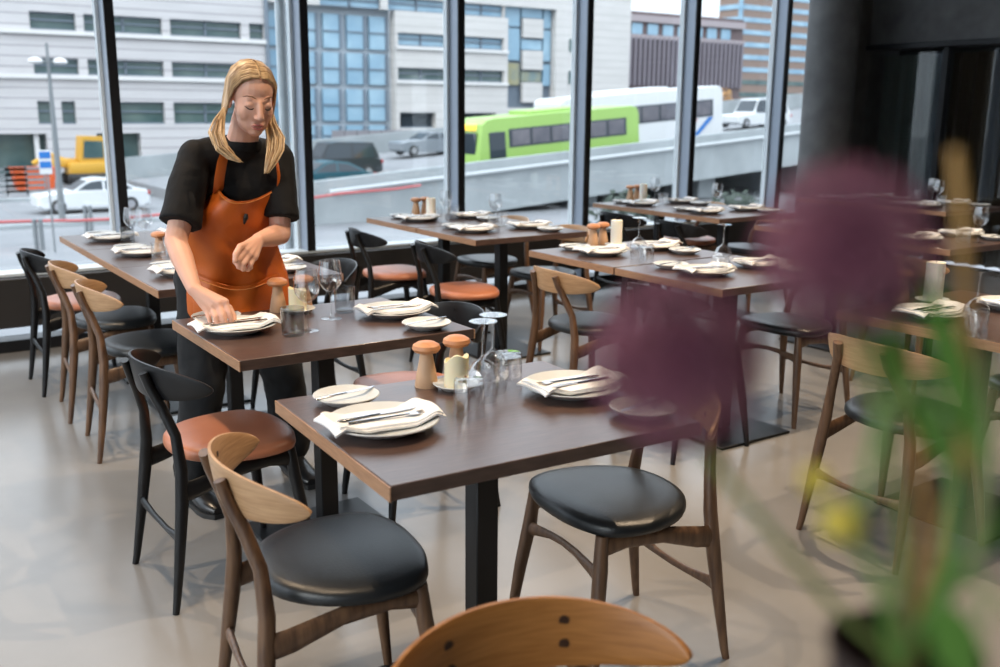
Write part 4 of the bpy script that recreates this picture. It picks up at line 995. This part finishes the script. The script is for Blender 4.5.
for k in range(25):
    a = 2*PI*k/24; r = .063
    pts.append(tuple(c0+Vector((r*math.cos(a), r*.95*math.sin(a)-.004, .008*math.sin(a)))-PB))
cl.tube(pts, [(.016, .004)]*25, 8, ref=d_, cap=False); part('collar', cl, M['shirt'], per)
# trousers and shoes
t_ = MB()
t_.loft([ring((1.165, 3.525, .90), .18, .12, 0), ring((1.167, 3.525, .82), .195, .13, 0), ring((1.17, 3.52, .74), .19, .125, 0)])
for A_, B_, D_ in ((HR, KR, AR), (HL, KL, AL)):
    t_.caps(W_(A_+Vector((0, 0, -.05))), .102, W_(B_), .082, 18); t_.caps(W_(B_), .082, W_(D_+Vector((0, 0, .035))), .070, 18)
me = remesh(t_, .009, 2); me.name = 'trousers'; me.materials.append(M['trouser']); tr = link('trousers', me, per)
dm = tr.modifiers.new('folds', 'DISPLACE'); dm.texture = tx; dm.strength = .018; dm.mid_level = .5
for A_, dr in ((AR, Vector((.12, -1, 0)).normalized()), (AL, Vector((-.05, -1, 0)).normalized())):
    sb = MB(); sd_ = Vector((dr.y, -dr.x, 0)); rr = []
    for t, w, h in ((-.075, .02, .05), (-.06, .032, .075), (-.02, .037, .085), (.04, .038, .080), (.09, .043, .060), (.14, .045, .050), (.18, .038, .043), (.205, .018, .03)):
        c = A_+dr*t; rr.append([tuple(Vector((c.x, c.y, 0))+sd_*(w*math.cos(2*PI*k/16))+Vector((0, 0, .012+h*.5+h*.5*math.sin(2*PI*k/16)))-PB) for k in range(16)])
    sb.loft(rr); sh = part('shoe', sb, M['shoe'], per)
    so = MB(); rr = []
    for t, w in ((-.078, .015), (-.06, .035), (0, .039), (.06, .040), (.12, .047), (.17, .043), (.21, .018)):
        c = A_+dr*t; rr.append([tuple(Vector((c.x, c.y, z))+sd_*(w*q_)-PB) for q_, z in ((-1, .001), (1, .001), (1, .018), (-1, .018))])
    so.loft(rr); part('sole', so, M['tyre'], sh)
# apron: a leather sheet hanging from the bib
def lerp_tab(tab, y):
    for (ya, a), (yb, c) in zip(tab, tab[1:]):
        if ya <= y <= yb: return a+(c-a)*(y-ya)/(yb-ya)
    return tab[0][1] if y < tab[0][0] else tab[-1][1]
LE = [(180, 216), (190, 214.5), (200, 207), (208, 199), (215, 193), (234, 187.5), (260, 186.5), (300, 187), (352, 190)]
RE = [(180, 280), (192, 278), (208, 273.5), (225, 273), (242, 277), (258, 282), (275, 288), (300, 291), (352, 294)]
YF = [(180, 3.262), (200, 3.255), (225, 3.275), (245, 3.31), (265, 3.335), (300, 3.345), (352, 3.36)]
def apt(u, py, off=0):
    px = lerp_tab(LE, py)+(lerp_tab(RE, py)-lerp_tab(LE, py))*u
    w = (2*u-1)
    Y = lerp_tab(YF, py)+.085*w*w+off
    fold = .012*math.sin(u*13+py*.05)*min(1, max(0, (py-225)/40)) + .010*math.sin(u*7-py*.09)*min(1, max(0, (py-215)/30))
    p = at(px, py, Y+fold); return p-PB
def sheet(rows, th, name, m, parent):
    mb = MB(); front = rows; back = [[p+Vector((0, th, 0)) for p in r] for r in rows]
    mb.loft([f+bk[::-1] for f, bk in zip(front, back)]); return part(name, mb, m, parent, True, 60)
NU = 30
rows = []
for i in range(41):
    v = i/40
    rows.append([apt(j/NU, (183+18.5*math.sin(PI*j/NU)**.75)+(346-(183+18.5*math.sin(PI*j/NU)**.75))*v) for j in range(NU+1)])
ap = sheet(rows, .004, 'apron', M['apron'], per)
rows = []
for i in range(15):
    v = i/14; r = []
    for j in range(NU+1):
        u = .06+.86*j/NU; y_t = 273+13.5*math.sin(PI*j/NU)**1.2
        r.append(apt(u, y_t+(334-y_t)*v, -.014-.010*math.sin(PI*j/NU)*(1-v)))
    rows.append(r)
pk = sheet(rows, .004, 'pocket', M['apron'], ap)
part('stitching', MB().tube([p+Vector((0, -.002, 0)) for p in rows[1]], .0016, 5), M['apron_d'], ap)
part('stitching', MB().tube([apt(u/20, 184+18.5*math.sin(PI*u/20)**.75+1.0, -.0015) for u in range(21)], .0016, 5), M['apron_d'], ap)
sr = [at(218, 193, 3.330), at(219.5, 178, 3.300), at(222, 163, 3.285), at(225.5, 152, 3.30), at(229, 146, 3.345)]
part('strap', MB().tube([W_(p) for p in sr], [(.0028, .018)]*5, 8, ref=(0, -1, 0)), M['apron'], ap)
sl = [at(277.5, 193, 3.335), at(279, 176, 3.30), at(277, 162, 3.29), at(270, 150, 3.33)]
part('strap', MB().tube([W_(p) for p in sl], [(.0028, .014)]*4, 8, ref=(.7, -.7, 0)), M['apron'], ap)
part('clip', MB().tube([apt(.66, 214, -.012), apt(.66, 217.5, -.016), apt(.65, 224, -.012)], [.006, .009, .003], 8), M['steel_blk'], ap)
part('tie', MB().tube([apt(0, 236, 0), apt(.0, 236, .10)], [(.002, .012)]*2, 6, ref=(1, 0, 0)), M['apron'], ap)
# ================================================================== FLOWERS IN THE FOREGROUND
_v = ray(905, 645).normalized()*.40+Vector((0, 0, EYE-.215)); VB = Vector((_v.x, _v.y, _v.z))
pod = thing('display_stand', 'black square stand carrying the flower vase', 'stand', (VB.x, VB.y, 0))
part('column', MB().bbox((0, 0, VB.z/2), (.16, .16, VB.z-.04), .01, 1), M['blackwood'], pod); part('top', MB().bbox((0, 0, VB.z-.015), (.22, .22, .03), .008, 2), M['blackwood'], pod); part('foot', MB().bbox((0, 0, .012), (.24, .24, .024), .006, 1), M['blackwood'], pod)
M['vase'] = mat('dark_plum_glaze', (.020, .010, .010), .3)
vz = MB().lathe([(r_*.58, z_) for r_, z_ in [(0, 0), (.045, 0), (.062, .03), (.072, .09), (.064, .15), (.046, .19), (.043, .205), (.047, .215), (.043, .215), (.039, .205), (.041, .19), (.058, .15), (.062, .09), (.04, .02), (0, .015)]], 36)
tag(part('vase', vz, M['vase'], None, True, 60, loc=VB), 'dark plum vase holding the flowers at the lower right corner', 'vase')
M['allium'] = mat('mauve_petal', L((156, 98, 112)), .6, c2=L((112, 60, 80)), nscale=30)
M['alcore'] = mat('plum_core', L((92, 46, 60)), .7)
M['stem'] = mat('green_stem', L((118, 130, 74)), .5, c2=L((140, 146, 86)), nscale=12)
M['ochre'] = mat('ochre_stalk', L((176, 134, 70)), .6, c2=L((146, 106, 56)), nscale=9)
M['leafg'] = mat('green_leaf', L((84, 128, 52)), .45, c2=L((104, 142, 66)), nscale=9)
M['yblossom'] = mat('yellow_blossom', L((224, 206, 92)), .6)
rf = random.Random(21)
mouth = VB+Vector((0, 0, .205))
def at_d(px, py, d): return ray(px, py).normalized()*(d*.72)+Vector((0, 0, EYE))
def allium(px, py, dist, R, label, bend):
    c = at_d(px, py, dist); t = thing('allium_flower', label, 'flower', mouth, 0, 'mauve globe flowers'); o = c-mouth
    fl = MB()
    core = part('core', MB().ell(o, (R*.62, R*.62, R*.62)), M['alcore'], t)
    n = 420; ga = PI*(3-5**.5)
    for k in range(n):
        z = 1-2*(k+.5)/n; r = (1-z*z)**.5; a = k*ga; d = Vector((r*math.cos(a), r*math.sin(a), z)); L_ = R*rf.uniform(.86, 1.08)
        tip = o+d*L_; fl.add([o+d*R*.55+d.orthogonal()*.0006, tip, o+d*R*.55-d.orthogonal()*.0006], [(0, 1, 2)])
        x = d.orthogonal().normalized(); y = d.cross(x); ph = rf.random()*6
        for q_ in range(5):
            e = x*math.cos(ph+q_*1.2566)+y*math.sin(ph+q_*1.2566); f = d.cross(e); s = R*.135
            fl.add([tip-d*.001, tip+e*s*.5+f*s*.22+d*s*.2, tip+e*s+d*s*.35, tip+e*s*.5-f*s*.22+d*s*.2], [(0, 1, 2, 3)])
    tag(part('florets', fl, M['allium'], t, False), kind='stuff')
    b0 = o-Vector((0, 0, R*.6)); part('stem', MB().tube([Vector((0, 0, -.12)), Vector((0, 0, .0)), b0*.5+bend, b0*.85+bend*.5, b0], [.0018]*5, 8), M['stem'], t)
allium(674, 362, .45, .0265, 'blurred mauve globe flower lower left, in front of the middle tables', Vector((.01, -.01, -.02)))
allium(845, 247, .44, .0245, 'blurred mauve globe flower upper right, in front of the column', Vector((.0, -.01, .0)))
def stalk(pts, r, m, label, blossom=None, name='flower_stem', cat='stem', bm='yblossom'):
    P = [at_d(*p)-mouth for p in pts]
    r *= .62; t = thing(name, label, cat, mouth, 0, 'stems in the dark vase')
    P = [Vector((rf.uniform(-.01, .01), rf.uniform(-.01, .01), -.10)), Vector((rf.uniform(-.006, .006), rf.uniform(-.006, .006), 0))]+P
    n = len(P); part('stalk', MB().tube(P, [r*(1-.35*k/(n-1)) for k in range(n)], 8), M[m], t)
    if blossom:
        mb = MB(); leaf_ball(mb, P[-1], blossom, 160, blossom*.35, rf); tag(part('blossom', mb, M[bm], t, False), kind='stuff')
    return t, P
def leaf(t, a, b_, w, m='leafg'):
    a, b_ = Vector(a), Vector(b_); d = (b_-a); sd = d.cross(Vector((.3, .8, .2))).normalized(); mb = MB(); L_, R_, = [], []
    pts = []
    for k in range(9):
        u = k/8; ww = w*math.sin(PI*min(u*.92+.06, 1)); c = a+d*u+Vector((0, 0, -.25*d.length*u*u*.3)); pts.append((c-sd*ww, c+Vector((0, 0, .0012)), c+sd*ww, c-Vector((0, 0, .0012))))
    mb.loft([list(p) for p in pts]); part('leaf', mb, M[m], t)
t, P = stalk([(905, 560, .48), (893, 470, .47), (888, 440, .465), (912, 380, .46)], .0035, 'stem', 'pale green bent stem in front of the right hand chair'); leaf(t, P[3], P[3]+Vector((.02, .02, .09)), 0.0033)
t, P = stalk([(880, 580, .46), (858, 545, .45), (868, 470, .45), (885, 400, .45)], .004, 'leafg', 'bright green curved stem bending out over the floor')
t, P = stalk([(950, 560, .50), (955, 480, .50), (945, 420, .50), (925, 370, .50)], .0045, 'leafg', 'thick green stem at the right, leaning left'); leaf(t, P[3], P[3]+Vector((-.03, .02, .06)), 0.0044)
t, P = stalk([(925, 500, .52), (908, 380, .53), (895, 290, .54), (893, 225, .55)], .0035, 'ochre', 'ochre seed stalk rising past the white pillar candle')
t, P = stalk([(965, 450, .50), (968, 330, .51), (962, 220, .52), (955, 150, .53)], .0050, 'ochre', 'tall ochre stalk at the right edge of the picture')
t, P = stalk([(905, 600, .44), (870, 560, .43), (846, 535, .43), (841, 522, .43)], .0016, 'stem', 'thin stem with the larger yellow blossom over the floor', .0055, 'blossom_stem', 'flower')
t, P = stalk([(900, 600, .45), (850, 530, .44), (822, 495, .44), (815, 480, .44)], .0016, 'stem', 'thin stem with the smaller yellow blossom beside the chair leg', .0042, 'blossom_stem', 'flower')
t, P = stalk([(975, 560, .47), (985, 480, .47), (990, 420, .47), (985, 350, .48)], .0040, 'stem', 'green stem close to the right frame edge'); leaf(t, P[2], P[2]+Vector((.03, -.03, .07)), 0.0055); leaf(t, P[3], P[3]+Vector((-.02, .02, .08)), 0.0050)
t, P = stalk([(940, 600, .44), (965, 560, .43), (985, 590, .43), (992, 620, .43)], .0030, 'leafg', 'drooping green leaf stem at the lower right corner'); leaf(t, P[2], P[4]+Vector((0, 0, -.03)), 0.0077)

# ================================================================== CEILING SPOTLIGHTS (warm lamps of the room, above the frame)
M['lampglow'] = mat('lamp_lens', (1, .8, .5), .4)
lb = M['lampglow'].node_tree.nodes['Principled BSDF']; lb.inputs['Emission Color'].default_value = (1, .72, .42, 1); lb.inputs['Emission Strength'].default_value = 8
SM = (to_mesh('housing', MB().lathe([(0, 0), (.055, 0), (.055, -.14), (.050, -.14), (.050, -.115), (0, -.115)], 24), M['steel_blk']), to_mesh('lens', MB().lathe([(0, -.113), (.048, -.113), (.048, -.117), (0, -.117)], 20), M['lampglow']))
def spot(x, y, tx_, ty_, watt, cone, where):
    t = thing('ceiling_spotlight', 'black ceiling spotlight '+where, 'spotlight', (x, y, ZC), 0, 'ceiling spotlights')
    link('housing', SM[0], t); link('lens', SM[1], t)
    ld = bpy.data.lights.new('spot_beam', 'SPOT'); ld.energy = watt*.42; ld.spot_size = math.radians(cone); ld.spot_blend = .55; ld.shadow_soft_size = .02; ld.color = (1, .76, .52)
    lo = bpy.data.objects.new('spot_beam', ld); COL.objects.link(lo); lo.parent = t; lo.location = (0, 0, -.13)
    lo.rotation_euler = Vector((tx_-x, ty_-y, -(ZC-.13))).to_track_quat('-Z', 'Y').to_euler()
spot(.35, 2.2, .3, 2.5, 230, 95, 'over the left foreground chair')
spot(2.35, 1.9, 2.3, 2.3, 170, 95, 'over the gap right of the nearest table')
spot(3.3, 2.2, 3.4, 2.4, 480, 95, 'over the tables behind the lower flower')
spot(4.7, 1.5, 4.6, 1.8, 420, 95, 'over the right hand candle table')
spot(.2, 4.3, .3, 4.4, 340, 90, 'over the aisle by the left long table')
spot(5.6, 3.2, 5.6, 3.4, 240, 95, 'over the shaded tables')
